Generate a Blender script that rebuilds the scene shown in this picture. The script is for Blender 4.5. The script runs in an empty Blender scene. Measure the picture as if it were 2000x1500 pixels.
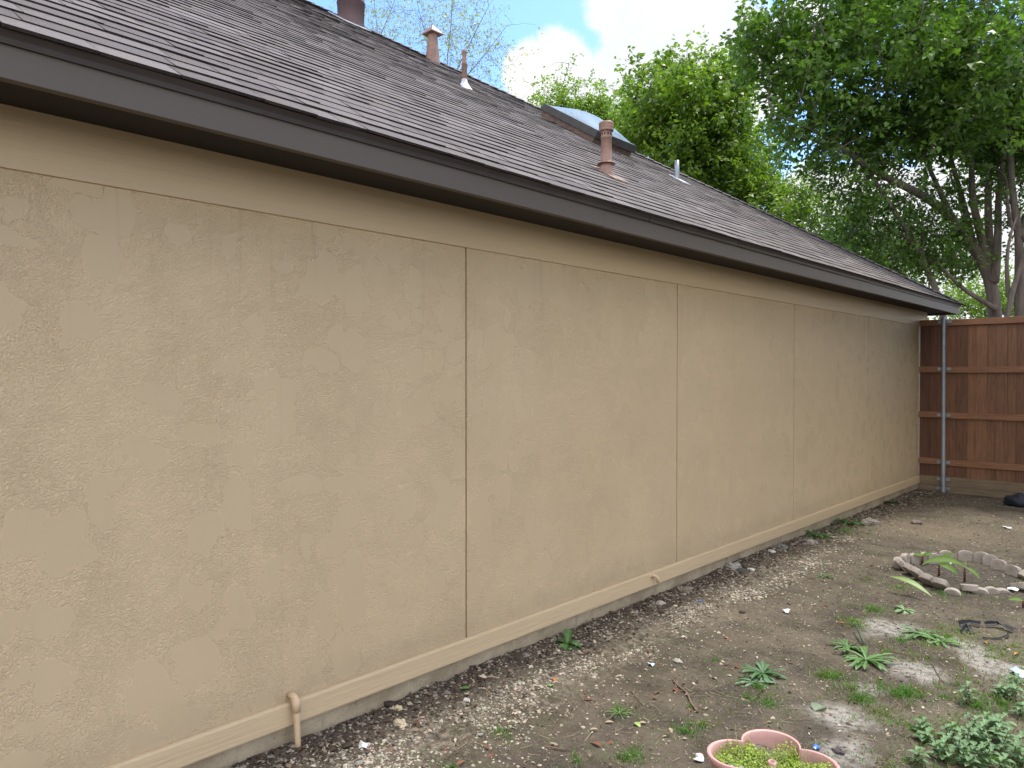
import bpy, math, random
import numpy as np
from mathutils import Vector, noise as mnoise
random.seed(7); rng = np.random.default_rng(11)
S = bpy.context.scene; COL = S.collection
# ------------------------------------------------------------------ camera
FPX = 1450.0; TH = math.atan2(1345, FPX); CD = 3.18; HC = 1.77; PI_ = math.atan(19/1450)
cc, ss = math.cos(TH), math.sin(TH)
RIGHT = np.array([cc, ss, 0.0]); FWD = np.array([-ss*math.cos(PI_), cc*math.cos(PI_), -math.sin(PI_)])
UP = np.cross(RIGHT, FWD); CAM = np.array([CD, 0, HC])
cd = bpy.data.cameras.new('camera'); cam = bpy.data.objects.new('camera', cd); COL.objects.link(cam)
cd.sensor_width = 36.0; cd.lens = 36.0*FPX/2000; cd.clip_start = 0.05; cd.clip_end = 2000
cam.location = CAM; cam.rotation_euler = (math.pi/2-PI_, 0, TH); S.camera = cam
# ------------------------------------------------------------------ light
SUN_EL, SUN_AZ = 62.0, 4.0          # azimuth: degrees from +Y towards +X
el, az = math.radians(SUN_EL), math.radians(SUN_AZ)
sd = Vector((math.sin(az)*math.cos(el), math.cos(az)*math.cos(el), math.sin(el)))
sl = bpy.data.lights.new('sun', 'SUN'); sl.energy = 3.2; sl.angle = math.radians(9); sl.color = (1, .95, .86)
sun = bpy.data.objects.new('sun', sl); COL.objects.link(sun); sun.location = (0, 0, 30)
sun.rotation_euler = sd.to_track_quat('Z', 'Y').to_euler()
S.view_settings.view_transform = 'Standard'; S.view_settings.look = 'None'
S.view_settings.gamma = 1; S.view_settings.exposure = 0.45; S.view_settings.use_curve_mapping = False

def ray(px, py): return FWD*FPX + RIGHT*(px-1000) + UP*(750-py)
def plane(px, py, n, d):
    r = ray(px, py); n = np.array(n, float); return CAM + r*((d-CAM@n)/(r@n))
TP = .63; EX = .42; EZ = 2.865; YE = 13.35
def at_depth(px, py, z): return CAM + ray(px, py)*(z/FPX)
def at_roof(px, py): return plane(px, py, [TP, 0, 1], EZ+TP*EX)
def at_ground(px, py, h=0.0): return plane(px, py, [0, 0, 1], h)
def at_wall(px, py, x=0.0): return plane(px, py, [1, 0, 0], x)

# ------------------------------------------------------------------ node helpers
class NT:
    def __init__(s, tree): s.t = tree; s.n = tree.nodes; s.l = tree.links
    def new(s, kind, **kw):
        n = s.n.new(kind)
        for k, v in kw.items(): setattr(n, k, v)
        return n
    def link(s, a, b): s.l.new(a, b)
    def val(s, sock, v):
        if isinstance(v, bpy.types.NodeSocket): s.link(v, sock)
        else: sock.default_value = v
    def math(s, op, a, b=0.0, c=0.0, clamp=False):
        n = s.new('ShaderNodeMath', operation=op, use_clamp=clamp)
        s.val(n.inputs[0], a); s.val(n.inputs[1], b); s.val(n.inputs[2], c); return n.outputs[0]
    def vmath(s, op, a, b=(0, 0, 0)):
        n = s.new('ShaderNodeVectorMath', operation=op); s.val(n.inputs[0], a); s.val(n.inputs[1], b)
        return n.outputs['Value'] if op in ('DOT_PRODUCT', 'LENGTH') else n.outputs[0]
    def noise(s, vec, scale, detail=4, rough=.55, dist=0.0):
        n = s.new('ShaderNodeTexNoise'); s.link(vec, n.inputs['Vector'])
        n.inputs['Scale'].default_value = scale; n.inputs['Detail'].default_value = detail
        n.inputs['Roughness'].default_value = rough; n.inputs['Distortion'].default_value = dist
        return n.outputs['Fac']
    def step(s, v, a, b, lo=0.0, hi=1.0):
        n = s.new('ShaderNodeMapRange', interpolation_type='SMOOTHSTEP'); s.val(n.inputs[0], v)
        s.val(n.inputs[1], a); s.val(n.inputs[2], b); s.val(n.inputs[3], lo); s.val(n.inputs[4], hi); return n.outputs[0]
    def mix(s, f, a, b, mode='MIX'):
        n = s.new('ShaderNodeMix', data_type='RGBA', blend_type=mode)
        s.val(n.inputs[0], f)
        for k, v in ((6, a), (7, b)):
            if isinstance(v, (tuple, list)) and len(v) == 3: v = (*v, 1)
            s.val(n.inputs[k], v)
        return n.outputs[2]
    def bump(s, h, strength=.5, dist=.01, normal=None):
        n = s.new('ShaderNodeBump'); s.val(n.inputs['Strength'], strength); s.val(n.inputs['Distance'], dist)
        s.link(h, n.inputs['Height'])
        if normal: s.link(normal, n.inputs['Normal'])
        return n.outputs[0]
    def scaled(s, vec, sc):
        n = s.new('ShaderNodeMapping'); s.link(vec, n.inputs[0]); n.inputs['Scale'].default_value = sc; return n.outputs[0]

def newmat(name):
    m = bpy.data.materials.new(name); m.use_nodes = True; t = NT(m.node_tree)
    b = t.n['Principled BSDF']; obj = t.new('ShaderNodeTexCoord').outputs['Object']
    return m, t, b, obj
def simple(name, col, rough=.6, vary=.15, scale=8, bump=.0, bscale=60, stretch=(1, 1, 1), metallic=0.0, spec=.5, dirt=None):
    m, t, b, o = newmat(name); v = t.scaled(o, stretch)
    f = t.noise(v, scale, 5)
    c = t.mix(t.step(f, .3, .7), tuple(x*(1-vary) for x in col), tuple(min(1, x*(1+vary)) for x in col))
    if dirt:
        c = t.mix(t.math('MULTIPLY', t.step(t.noise(v, scale*.6, 6, .65), .5, .68), dirt[1]), c, dirt[0])
    t.link(c, b.inputs['Base Color']); b.inputs['Roughness'].default_value = rough
    b.inputs['Metallic'].default_value = metallic; b.inputs['Specular IOR Level'].default_value = spec
    if bump: t.link(t.bump(t.noise(v, bscale, 5), bump, .004), b.inputs['Normal'])
    return m
def attrmat(name, rough=.8, trans=0.0, tint=(1, 1, 1), spec=.3, nscale=0, bump=0):
    """base colour comes from the mesh's own per-item colour attribute"""
    m, t, b, o = newmat(name); a = t.new('ShaderNodeAttribute', attribute_name='col').outputs['Color']
    c = t.mix(1.0, a, tint, 'MULTIPLY')
    if nscale:
        c = t.mix(t.math('MULTIPLY', t.step(t.noise(o, nscale, 4), .35, .7), .45), c, (.02, .02, .018))
    t.link(c, b.inputs['Base Color']); b.inputs['Roughness'].default_value = rough
    b.inputs['Specular IOR Level'].default_value = spec
    if bump: t.link(t.bump(t.noise(o, nscale or 60, 4), bump, .004), b.inputs['Normal'])
    if trans:
        tr = t.new('ShaderNodeBsdfTranslucent'); t.link(t.mix(1.0, c, (1.25, 1.35, .45), 'MULTIPLY'), tr.inputs[0])
        mx = t.new('ShaderNodeMixShader'); mx.inputs[0].default_value = trans
        t.link(b.outputs[0], mx.inputs[1]); t.link(tr.outputs[0], mx.inputs[2])
        t.link(mx.outputs[0], t.n['Material Output'].inputs[0])
    return m

# ------------------------------------------------------------------ world
W = bpy.data.worlds.new('World'); S.world = W; W.use_nodes = True
wt = NT(W.node_tree); bg = wt.n['Background']
sky = wt.new('ShaderNodeTexSky', sky_type='NISHITA', sun_disc=False)
sky.sun_elevation = el; sky.sun_rotation = az; sky.air_density = 1.0; sky.dust_density = 1.0; sky.ozone_density = 1.4
wd = wt.new('ShaderNodeTexCoord').outputs['Generated']
nz = wt.noise(wd, 3.2, 8, .62, .5); nf = wt.noise(wd, 11, 8, .65)
wob = wt.math('ADD', wt.math('MULTIPLY', wt.math('SUBTRACT', nz, .5), 1.0), wt.math('MULTIPLY', wt.math('SUBTRACT', nf, .5), .95))
acc = None
def blob(px, py, r):
    global acc
    d = ray(px, py); d = d/np.linalg.norm(d)
    dist = wt.vmath('LENGTH', wt.vmath('SUBTRACT', wd, tuple(d)))
    v = wt.math('SUBTRACT', 1.0, wt.math('DIVIDE', dist, r))
    acc = v if acc is None else wt.math('MAXIMUM', acc, v)
for b_ in [(1045, 150, .045), (1100, 135, .05), (1330, 60, .10), (1235, 150, .07), (1220, 10, .055), (1270, 60, .08), (1400, 130, .10), (1190, 200, .06), (1290, -60, .10),
           (1600, 400, .06), (1700, 390, .06), (1780, 420, .07), (1950, 300, .10), (1950, 520, .12), (1700, 520, .10), (1880, 420, .06), (1560, 90, .06)]: blob(*b_)
placed = wt.step(wt.math('ADD', wt.math('MULTIPLY', acc, .75), wt.math('MULTIPLY', wob, .75)), -.02, .17)
# broken cloud over the rest of the sky, clear patch kept above the roof
dd = ray(900, 60); dd = dd/np.linalg.norm(dd)
away = wt.step(wt.vmath('DOT_PRODUCT', wd, tuple(dd)), .82, .45)
gen = wt.math('MULTIPLY', wt.step(wt.math('ADD', nz, wt.math('MULTIPLY', wob, .25)), .36, .56), away)
cl = wt.math('MAXIMUM', placed, gen)
near_c = wt.mix(wt.step(wt.noise(wd, 6, 7, .62), .36, .62), (5.9, 6.15, 6.5), (7.6, 7.6, 7.6))
far_c = wt.mix(wt.step(wt.noise(wd, 5, 6, .6), .3, .7), (13.2, 12.6, 12.0), (21.5, 20, 18.0))
shade = wt.mix(wt.step(gen, .2, .6), near_c, far_c)
skyc = wt.mix(1.0, sky.outputs[0], (1.3, 1.68, 2.35), 'MULTIPLY')
wt.link(wt.mix(cl, skyc, shade), bg.inputs[0]); bg.inputs[1].default_value = .12

# ------------------------------------------------------------------ mesh helpers
def tag(o, label=None, cat=None, group=None, kind=None):
    if label: o['label'] = label
    if cat: o['category'] = cat
    if group: o['group'] = group
    if kind: o['kind'] = kind
    return o
def empty(name, loc, label, cat, group=None, rz=0):
    o = bpy.data.objects.new(name, None); COL.objects.link(o); o.location = loc; o.rotation_euler = (0, 0, rz)
    o.empty_display_size = .1
    return tag(o, label, cat, group)
class MB:
    def __init__(s): s.v = []; s.f = []; s.c = []
    def add(s, vs, fs, col=None):
        k = len(s.v); s.v += [tuple(map(float, p)) for p in vs]; s.f += [tuple(i+k for i in f) for f in fs]
        s.c += [col or (1, 1, 1)]*len(vs)
    def box(s, a, b, col=None):
        (x0, y0, z0), (x1, y1, z1) = a, b
        s.add([(x0,y0,z0),(x1,y0,z0),(x1,y1,z0),(x0,y1,z0),(x0,y0,z1),(x1,y0,z1),(x1,y1,z1),(x0,y1,z1)],
              [(0,3,2,1),(4,5,6,7),(0,1,5,4),(1,2,6,5),(2,3,7,6),(3,0,4,7)], col)
    def tube(s, pts, rad, n=12, caps=True, col=None):
        pts = [Vector(p) for p in pts]; rad = rad if isinstance(rad, (list, tuple)) else [rad]*len(pts)
        V = []; t0 = (pts[1]-pts[0]).normalized(); u = t0.orthogonal().normalized()
        for i, p in enumerate(pts):
            t = (pts[min(i+1, len(pts)-1)]-pts[max(i-1, 0)]).normalized()
            u = (u - t*u.dot(t)).normalized(); w = t.cross(u)
            V += [p+(u*math.cos(a)+w*math.sin(a))*rad[i] for a in [2*math.pi*k/n for k in range(n)]]
        F = [(i*n+k, i*n+(k+1) % n, (i+1)*n+(k+1) % n, (i+1)*n+k) for i in range(len(pts)-1) for k in range(n)]
        if caps: F += [tuple(range(n))[::-1], tuple(range((len(pts)-1)*n, len(pts)*n))]
        s.add(V, F, col)
    def lathe(s, c, prof, n=24, col=None, sx=1, sy=1):
        V = [(c[0]+r*sx*math.cos(2*math.pi*k/n), c[1]+r*sy*math.sin(2*math.pi*k/n), c[2]+z) for r, z in prof for k in range(n)]
        F = [(i*n+k, i*n+(k+1) % n, (i+1)*n+(k+1) % n, (i+1)*n+k) for i in range(len(prof)-1) for k in range(n)]
        s.add(V, F, col)
    def build(s, name, mat, parent=None, smooth=False, bevel=0, loc=None):
        me = bpy.data.meshes.new(name); me.from_pydata(s.v, [], s.f); me.update()
        if any(c != (1, 1, 1) for c in s.c):
            a = me.color_attributes.new('col', 'FLOAT_COLOR', 'POINT')
            a.data.foreach_set('color', np.array([(*c, 1) for c in s.c], dtype=np.float32).ravel())
        if smooth: me.polygons.foreach_set('use_smooth', [True]*len(me.polygons))
        me.materials.append(mat); o = bpy.data.objects.new(name, me); COL.objects.link(o)
        if parent is not None:
            o.parent = parent
            if loc is None:     # vertices given in world space: bring them under the parent
                P = parent; M = np.array(P.matrix_basis)
                if P.parent is not None: M = np.array(P.parent.matrix_basis) @ M
                inv = np.linalg.inv(M); co = np.array(s.v); co = co@inv[:3, :3].T+inv[:3, 3]
                me.vertices.foreach_set('co', co.astype(np.float32).ravel()); me.update()
        if loc is not None: o.location = loc
        if bevel:
            b = o.modifiers.new('bevel', 'BEVEL'); b.width = bevel; b.segments = 2; b.limit_method = 'ANGLE'
        return o
def np_mesh(name, V, Q, C, mat, parent=None, smooth=False):
    """big meshes: V (n,3), Q (m,k) faces, C (n,3) colours"""
    me = bpy.data.meshes.new(name); m, k = Q.shape
    if parent is not None: V = V-np.array(parent.location)
    me.vertices.add(len(V)); me.vertices.foreach_set('co', V.astype(np.float32).ravel())
    me.loops.add(m*k); me.loops.foreach_set('vertex_index', Q.astype(np.int32).ravel())
    me.polygons.add(m); me.polygons.foreach_set('loop_start', np.arange(0, m*k, k, dtype=np.int32))
    me.update(calc_edges=True)
    if smooth: me.polygons.foreach_set('use_smooth', [True]*m)
    if C is not None:
        a = me.color_attributes.new('col', 'FLOAT_COLOR', 'POINT')
        a.data.foreach_set('color', np.hstack([C, np.ones((len(C), 1))]).astype(np.float32).ravel())
    me.materials.append(mat); o = bpy.data.objects.new(name, me); COL.objects.link(o)
    if parent is not None: o.parent = parent
    return o
def fbm(x, y, z=0, s=1.0, o=4): return mnoise.fractal(Vector((x*s, y*s, z*s)), 1.0, 2.0, o)

# ------------------------------------------------------------------ materials
def stucco():
    m, t, b, o = newmat('painted stucco board'); v = t.scaled(o, (0, 1, 1))
    dn = t.new('ShaderNodeTexNoise'); t.link(v, dn.inputs['Vector']); dn.inputs['Scale'].default_value = 7; dn.inputs['Detail'].default_value = 3
    off = t.vmath('MULTIPLY', t.vmath('SUBTRACT', dn.outputs['Color'], (.5, .5, .5)), (0, .22, .22))
    v2 = t.vmath('ADD', v, off)
    # trowelled smooth islands: voronoi cells with a radius of their own
    isl = None
    for sc, st, lo, hi in ((5.4, (0, 1, .82), .08, .56), (7.4, (0, .75, 1.1), .04, .50)):
        vo = t.new('ShaderNodeTexVoronoi', feature='F1'); t.link(t.scaled(v2, st), vo.inputs['Vector']); vo.inputs['Scale'].default_value = sc
        rnd = t.new('ShaderNodeSeparateColor'); t.link(vo.outputs['Color'], rnd.inputs[0])
        rad = t.math('ADD', lo, t.math('MULTIPLY', t.math('POWER', rnd.outputs[0], 1.3), hi-lo))
        e = t.math('SUBTRACT', rad, vo.outputs['Distance']); isl = e if isl is None else t.math('MAXIMUM', isl, e)
    fine = t.noise(v, 55, 3, .6)
    isl = t.step(t.math('ADD', isl, t.math('MULTIPLY', t.math('SUBTRACT', fine, .5), .10)), -.03, .035)
    n1 = t.noise(t.vmath('ADD', v, t.vmath('MULTIPLY', off, (0, .25, .25))), 76, 3, .55, .25)
    ridge = t.math('SUBTRACT', 1.0, t.math('MULTIPLY', t.math('ABSOLUTE', t.math('SUBTRACT', n1, .5)), 7.0), clamp=True)
    n2 = t.noise(v, 95, 2, .5, .5)
    rough = t.math('MULTIPLY', t.math('ADD', t.math('MULTIPLY', ridge, .62), t.math('MULTIPLY', n2, .45)), t.step(t.noise(v, 2.2, 3), .3, .65, .85, 1.2))
    h = t.new('ShaderNodeMix', data_type='FLOAT'); t.link(isl, h.inputs[0]); t.link(rough, h.inputs[2]); h.inputs[3].default_value = .72
    hh = t.math('ADD', h.outputs[0], t.math('MULTIPLY', t.noise(v, 3, 3), .8))
    t.link(t.bump(hh, 1.0, .0036), b.inputs['Normal'])
    c = t.mix(t.step(t.noise(v, 1.3, 5), .3, .7), (.49, .385, .240), (.53, .42, .270))
    c = t.mix(t.math('MULTIPLY', isl, .45), c, (.445, .35, .220))
    c = t.mix(t.math('MULTIPLY', t.step(t.noise(t.scaled(o, (0, 3, .5)), 2.0, 5, .6), .52, .75), .22), c, (.42, .33, .23))
    c = t.mix(t.math('MULTIPLY', t.math('SUBTRACT', 1.0, isl), .55), c, (.585, .458, .290))
    zz = t.new('ShaderNodeSeparateXYZ'); t.link(o, zz.inputs[0])
    spl = t.math('MULTIPLY', t.step(t.math('ADD', zz.outputs[2], t.math('MULTIPLY', t.noise(v, 6, 5, .7), .35)), .62, .36), .35)      # mud splash at the foot
    c = t.mix(spl, c, (.30, .24, .165))
    drip = t.math('MULTIPLY', t.step(t.noise(t.scaled(o, (0, 11, .35)), 1.6, 4, .6), .56, .74), t.step(zz.outputs[2], 1.5, 2.5, .0, .30))
    c = t.mix(drip, c, (.33, .26, .18))
    t.link(c, b.inputs['Base Color']); b.inputs['Roughness'].default_value = .62; b.inputs['Specular IOR Level'].default_value = .3
    return m
M = {}
M['stucco'] = stucco()
M['tan'] = simple('tan painted wood trim', (.50, .39, .245), .55, .06, 5, .8, 55, (1, .06, 1))
M['tan_pipe'] = simple('tan painted pipe', (.52, .39, .25), .5, .08, 20, .1, 90, dirt=((.3, .25, .2), .4))
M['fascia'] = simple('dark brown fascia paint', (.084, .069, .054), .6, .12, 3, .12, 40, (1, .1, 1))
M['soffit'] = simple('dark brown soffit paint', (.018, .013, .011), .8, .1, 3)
M['drip'] = simple('brown drip edge metal', (.045, .036, .031), .55, .12, 4, spec=.3)
M['flue_pink'] = simple('brown painted flue', (.27, .165, .125), .5, .15, 14, .1, 80, dirt=((.12, .08, .06), .6))
M['flue_dark'] = simple('mauve brown painted vent', (.135, .092, .095), .5, .12, 8, .05)
M['galv'] = simple('galvanised steel', (.27, .30, .34), .4, .1, 6, 0, 60, metallic=.55)
M['lead'] = simple('pale grey sealant', (.52, .56, .60), .6, .2, 20, .3, 40)
M['tan_seal'] = simple('tan sealant', (.21, .155, .12), .8, .3, 20, .3, 40)
M['bronze'] = simple('dark bronze skylight frame', (.045, .048, .046), .45, .15, 8)
M['curb'] = simple('brown flashing', (.14, .09, .07), .6, .3, 14, .3, 30, dirt=((.07, .05, .04), .7))
M['pink'] = simple('faded pink plastic', (.58, .33, .30), .5, .07, 6, .05, 60, dirt=((.42, .27, .24), .5))
M['black_plastic'] = simple('black plastic', (.010, .010, .012), .7, .3, 12)
M['navy'] = simple('dark navy bag', (.012, .016, .028), .6, .3, 12, .4, 12)
M['edging'] = simple('grey concrete edging', (.33, .29, .245), .9, .18, 18, .6, 70, dirt=((.15, .125, .1), .6))
M['twig'] = simple('dry twig bark', (.17, .12, .08), .85, .3, 30, .4, 80)
M['bark'] = simple('smooth grey brown bark', (.165, .135, .115), .8, .3, 3, .5, 18, (4, 4, .7), dirt=((.09, .07, .06), .7))
M['bark_dark'] = simple('dark bark', (.085, .07, .058), .85, .3, 4, .3, 20)
M['wire'] = simple('black cable', (.02, .02, .02), .6)
M['bluebag'] = simple('pale blue translucent plastic', (.45, .62, .78), .3, .08, 8)
M['whitebit'] = simple('white plastic scrap', (.62, .64, .66), .5, .1, 20)
M['leaf'] = attrmat('tree leaves', .42, .45, spec=.5)
M['weed'] = attrmat('weed leaves', .5, .25, spec=.4)
M['debris'] = attrmat('ground debris', .9, spec=.2)
M['stone'] = attrmat('crushed limestone', .92, spec=.2, nscale=90, bump=.3)
def concrete():
    m, t, b, o = newmat('weathered concrete foundation')
    c = t.mix(t.step(t.noise(o, 3, 6, .65), .35, .65), (.25, .205, .135), (.39, .33, .23))
    c = t.mix(t.math('MULTIPLY', t.step(t.noise(t.scaled(o, (1, 1, .4)), 6, 5, .7), .55, .7), .6), c, (.16, .165, .10))
    c = t.mix(t.math('MULTIPLY', t.step(t.noise(o, 26, 4, .7), .62, .72), .7), c, (.06, .055, .045))
    t.link(c, b.inputs['Base Color']); b.inputs['Roughness'].default_value = .92
    t.link(t.bump(t.noise(o, 30, 7, .7), .8, .012), b.inputs['Normal']); return m
M['concrete'] = concrete()
def shingle_mat():
    m, t, b, o = newmat('asphalt shingles'); a = t.new('ShaderNodeAttribute', attribute_name='col').outputs['Color']
    g = t.noise(o, 420, 2, .7); g2 = t.noise(o, 9, 5, .6)
    c = t.mix(t.math('MULTIPLY', t.step(g, .45, .65), .45), a, (.26, .24, .23))
    c = t.mix(t.math('MULTIPLY', t.step(g, .5, .3), .5), c, (.03, .027, .027))
    c = t.mix(t.math('MULTIPLY', t.step(g2, .55, .75), .3), c, (.15, .125, .10))
    t.link(c, b.inputs['Base Color']); b.inputs['Roughness'].default_value = .85; b.inputs['Specular IOR Level'].default_value = .28
    t.link(t.bump(g, .5, .004), b.inputs['Normal']); return m
M['shingle'] = shingle_mat()
def wood_fence():
    m, t, b, o = newmat('stained cedar'); a = t.new('ShaderNodeAttribute', attribute_name='col').outputs['Color']
    v = t.scaled(o, (9, 9, .55)); g = t.noise(v, 6, 6, .65, .8)
    c = t.mix(t.step(g, .3, .72), t.mix(1.0, a, (.62, .6, .6), 'MULTIPLY'), t.mix(1.0, a, (1.3, 1.25, 1.2), 'MULTIPLY'))
    vo = t.new('ShaderNodeTexVoronoi', feature='F1'); t.link(t.scaled(o, (4, 4, 1.6)), vo.inputs['Vector']); vo.inputs['Scale'].default_value = 2.2
    c = t.mix(t.math('MULTIPLY', t.step(vo.outputs['Distance'], .09, .03), .75), c, (.03, .012, .008))
    t.link(c, b.inputs['Base Color']); b.inputs['Roughness'].default_value = .6
    t.link(t.bump(g, .35, .004), b.inputs['Normal']); return m
M['cedar'] = wood_fence()
def rail_mat(name, col):
    m, t, b, o = newmat(name); g = t.noise(t.scaled(o, (.5, 9, 9)), 6, 6, .65, .6)
    c = t.mix(t.step(g, .3, .72), tuple(x*.7 for x in col), tuple(x*1.25 for x in col))
    t.link(c, b.inputs['Base Color']); b.inputs['Roughness'].default_value = .65; t.link(t.bump(g, .3, .004), b.inputs['Normal']); return m
M['rail'] = rail_mat('stained cedar rail', (.225, .105, .05)); M['rot'] = rail_mat('treated rot board', (.17, .125, .075))
def glass():
    m, t, b, o = newmat('acrylic with painted sky reflection')
    b.inputs['Base Color'].default_value = (.42, .56, .72, 1); b.inputs['Roughness'].default_value = .07  # blue base colour paints in the reflected sky
    b.inputs['Specular IOR Level'].default_value = .8; b.inputs['Alpha'].default_value = .55; return m
M['dome'] = glass()
def ground_mat():
    m, t, b, o = newmat('bare dirt')
    big = t.noise(o, .55, 5, .6, .3); mid = t.noise(o, 2.6, 6, .62, .3); fine = t.noise(o, 22, 7, .7); grit = t.noise(o, 110, 4, .7)
    c = t.mix(t.step(mid, .3, .68), (.056, .046, .034), (.128, .106, .078))
    c = t.mix(t.math('MULTIPLY', t.step(big, .48, .68), .6), c, (.20, .168, .118))
    c = t.mix(t.math('MULTIPLY', t.step(t.noise(o, 1.3, 7, .72, .5), .50, .66), .85), c, (.058, .048, .038))
    sx = t.new('ShaderNodeSeparateXYZ'); t.link(o, sx.inputs[0])
    # gravelly strip beside the wall
    dx = t.math('ABSOLUTE', t.math('SUBTRACT', sx.outputs[0], t.math('ADD', .42, t.math('MULTIPLY', t.math('SUBTRACT', t.noise(o, 1.8, 3), .5), .5))))
    band = t.math('MULTIPLY', t.step(dx, .32, .04), t.step(sx.outputs[1], 8.3, 6.2))
    c = t.mix(t.math('MULTIPLY', t.math('MULTIPLY', band, .7), t.step(fine, .42, .66)), c, (.30, .26, .20))
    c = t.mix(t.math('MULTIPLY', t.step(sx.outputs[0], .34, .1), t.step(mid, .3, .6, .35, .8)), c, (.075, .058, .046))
    # pale ash-like patches in the yard, where the photo has them
    pm = None
    for px, py, r in ((1725, 1225, .34), (1790, 1310, .28), (1890, 1262, .22), (1640, 1400, .26), (1640, 1470, .22), (1920, 1290, .2), (1700, 1345, .16), (1965, 1310, .3)):
        g = at_ground(px, py); v = t.vmath('SUBTRACT', o, (g[0], g[1], 0)); v = t.vmath('MULTIPLY', v, (1, 1, 0))
        e = t.math('SUBTRACT', 1.0, t.math('DIVIDE', t.vmath('LENGTH', v), r)); pm = e if pm is None else t.math('MAXIMUM', pm, e)
    pm = t.math('MULTIPLY', t.step(t.math('ADD', pm, t.math('MULTIPLY', t.math('SUBTRACT', mid, .5), 1.6)), .1, .8), t.step(fine, .32, .6))
    c = t.mix(t.math('MULTIPLY', pm, .85), c, (.40, .385, .35))
    # dry light soil behind the flower ring
    g = at_ground(1800, 1040); v = t.vmath('MULTIPLY', t.vmath('SUBTRACT', o, (g[0]-.1, g[1]+.2, 0)), (.8, 1.3, 0))
    c = t.mix(t.math('MULTIPLY', t.step(t.math('ADD', t.vmath('LENGTH', v), t.math('MULTIPLY', mid, 1.0)), 1.9, .7), .42), c, (.25, .20, .135))
    g = at_ground(1890, 1128); v = t.vmath('MULTIPLY', t.vmath('SUBTRACT', o, (g[0], g[1], 0)), (1, 1, 0))
    c = t.mix(t.math('MULTIPLY', t.step(t.vmath('LENGTH', v), .62, .45), .75), c, (.060, .052, .044))
    c = t.mix(t.math('MULTIPLY', t.step(fine, .5, .72), .3), c, (.22, .19, .145))
    c = t.mix(t.math('MULTIPLY', t.step(grit, .56, .68), .5), c, (.34, .30, .24))
    c = t.mix(t.math('MULTIPLY', t.step(grit, .42, .30), .5), c, (.045, .035, .028))
    c = t.mix(t.math('MULTIPLY', t.step(t.noise(o, 4.5, 6, .75), .52, .68), .5), c, (.085, .105, .045))
    t.link(c, b.inputs['Base Color']); b.inputs['Roughness'].default_value = .95; b.inputs['Specular IOR Level'].default_value = .2
    n = t.bump(grit, .7, .006); n = t.bump(fine, .9, .02, n); t.link(n, b.inputs['Normal']); return m
M['ground'] = ground_mat()

# ------------------------------------------------------------------ ground
def hgt(x, y):
    if x < -.05 or x > 8 or y < -3 or y > 20: return -.02
    k = min(1, max(0, (x-.0)/.25))
    return .022*fbm(x, y, 3, .9, 3) + .010*fbm(x, y, 9, 5, 4) + .006*fbm(x, y, 2, 14, 3) + .012*math.exp(-((x-.05)/.12)**2)
def axis(a, b, s0, lo, hi):
    mid = list(np.arange(a, b+1e-6, s0)); out = []; x = a; s = s0
    while x > lo: s *= 1.45; x -= s; out.append(x)
    out = out[::-1]+mid; x = b; s = s0
    while x < hi: s *= 1.45; x += s; out.append(x)
    return np.array(out)
ax = axis(-.1, 4.2, .035, -400, 400); ay = axis(1.2, 13.0, .045, -400, 400)
GX, GY = np.meshgrid(ax, ay); GZ = np.array([[hgt(x, y) for x in ax] for y in ay])
V = np.stack([GX, GY, GZ], -1).reshape(-1, 3); nx, ny = len(ax), len(ay)
i = np.arange((ny-1)*nx).reshape(ny-1, nx)[:, :-1].ravel()
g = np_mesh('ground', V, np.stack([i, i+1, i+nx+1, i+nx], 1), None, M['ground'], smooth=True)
tag(g, 'bare brown dirt yard with pale patches and scattered weeds', kind='structure')

# ------------------------------------------------------------------ house
house = empty('house', (0, 0, 0), 'single storey house with tan stucco wall, dark eave and grey brown shingle roof', 'house')
SEAM0, SW = 3.03, 1.205; YH = 13.04
# stucco panels, each a part
k = -8
while True:
    y0 = SEAM0+SW*k; y1 = min(y0+SW, YH)
    if y0 >= YH-.1: break
    ga = .006 if k % 2 == 0 else 0; gb = .006 if (k+1) % 2 == 0 else 0
    m = MB(); m.box((-.02, y0+ga, .17), (0 if k % 2 else .0012, y1-gb, 2.54)); o = m.build('wall_panel', M['stucco'], house, bevel=.0012); k += 1
m = MB(); m.box((-16, -8.6, .02), (-.0185, YH, 2.9)); m.build('wall', M['tan'], house)
m = MB(); m.box((-16.01, -8.62, -.4), (.006, YH+.01, .105)); m.build('foundation', M['concrete'], house)
m = MB(); m.box((-.005, -8.6, .098), (.030, YH+.004, .212)); m.build('skirt_board', M['tan'], house, bevel=.010)
m = MB(); m.box((-.005, -8.6, 2.515), (.012, YH+.004, 2.80)); m.build('frieze_board', M['tan'], house, bevel=.002)
m = MB(); m.box((-.004, YH-.03, .214), (.006, YH+.006, 2.512)); m.build('corner_trim', M['tan'], house)
yb = -9.0
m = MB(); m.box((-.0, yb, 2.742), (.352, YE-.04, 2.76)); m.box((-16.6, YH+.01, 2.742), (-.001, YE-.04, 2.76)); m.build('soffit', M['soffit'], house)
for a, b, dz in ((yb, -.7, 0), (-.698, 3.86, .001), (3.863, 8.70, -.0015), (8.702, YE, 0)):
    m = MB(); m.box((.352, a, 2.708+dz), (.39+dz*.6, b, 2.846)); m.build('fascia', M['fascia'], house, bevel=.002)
m = MB(); m.box((-16.8, YE-.04, 2.708), (.351, YE-.001, 2.846)); m.build('fascia', M['fascia'], house, bevel=.002)
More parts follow.
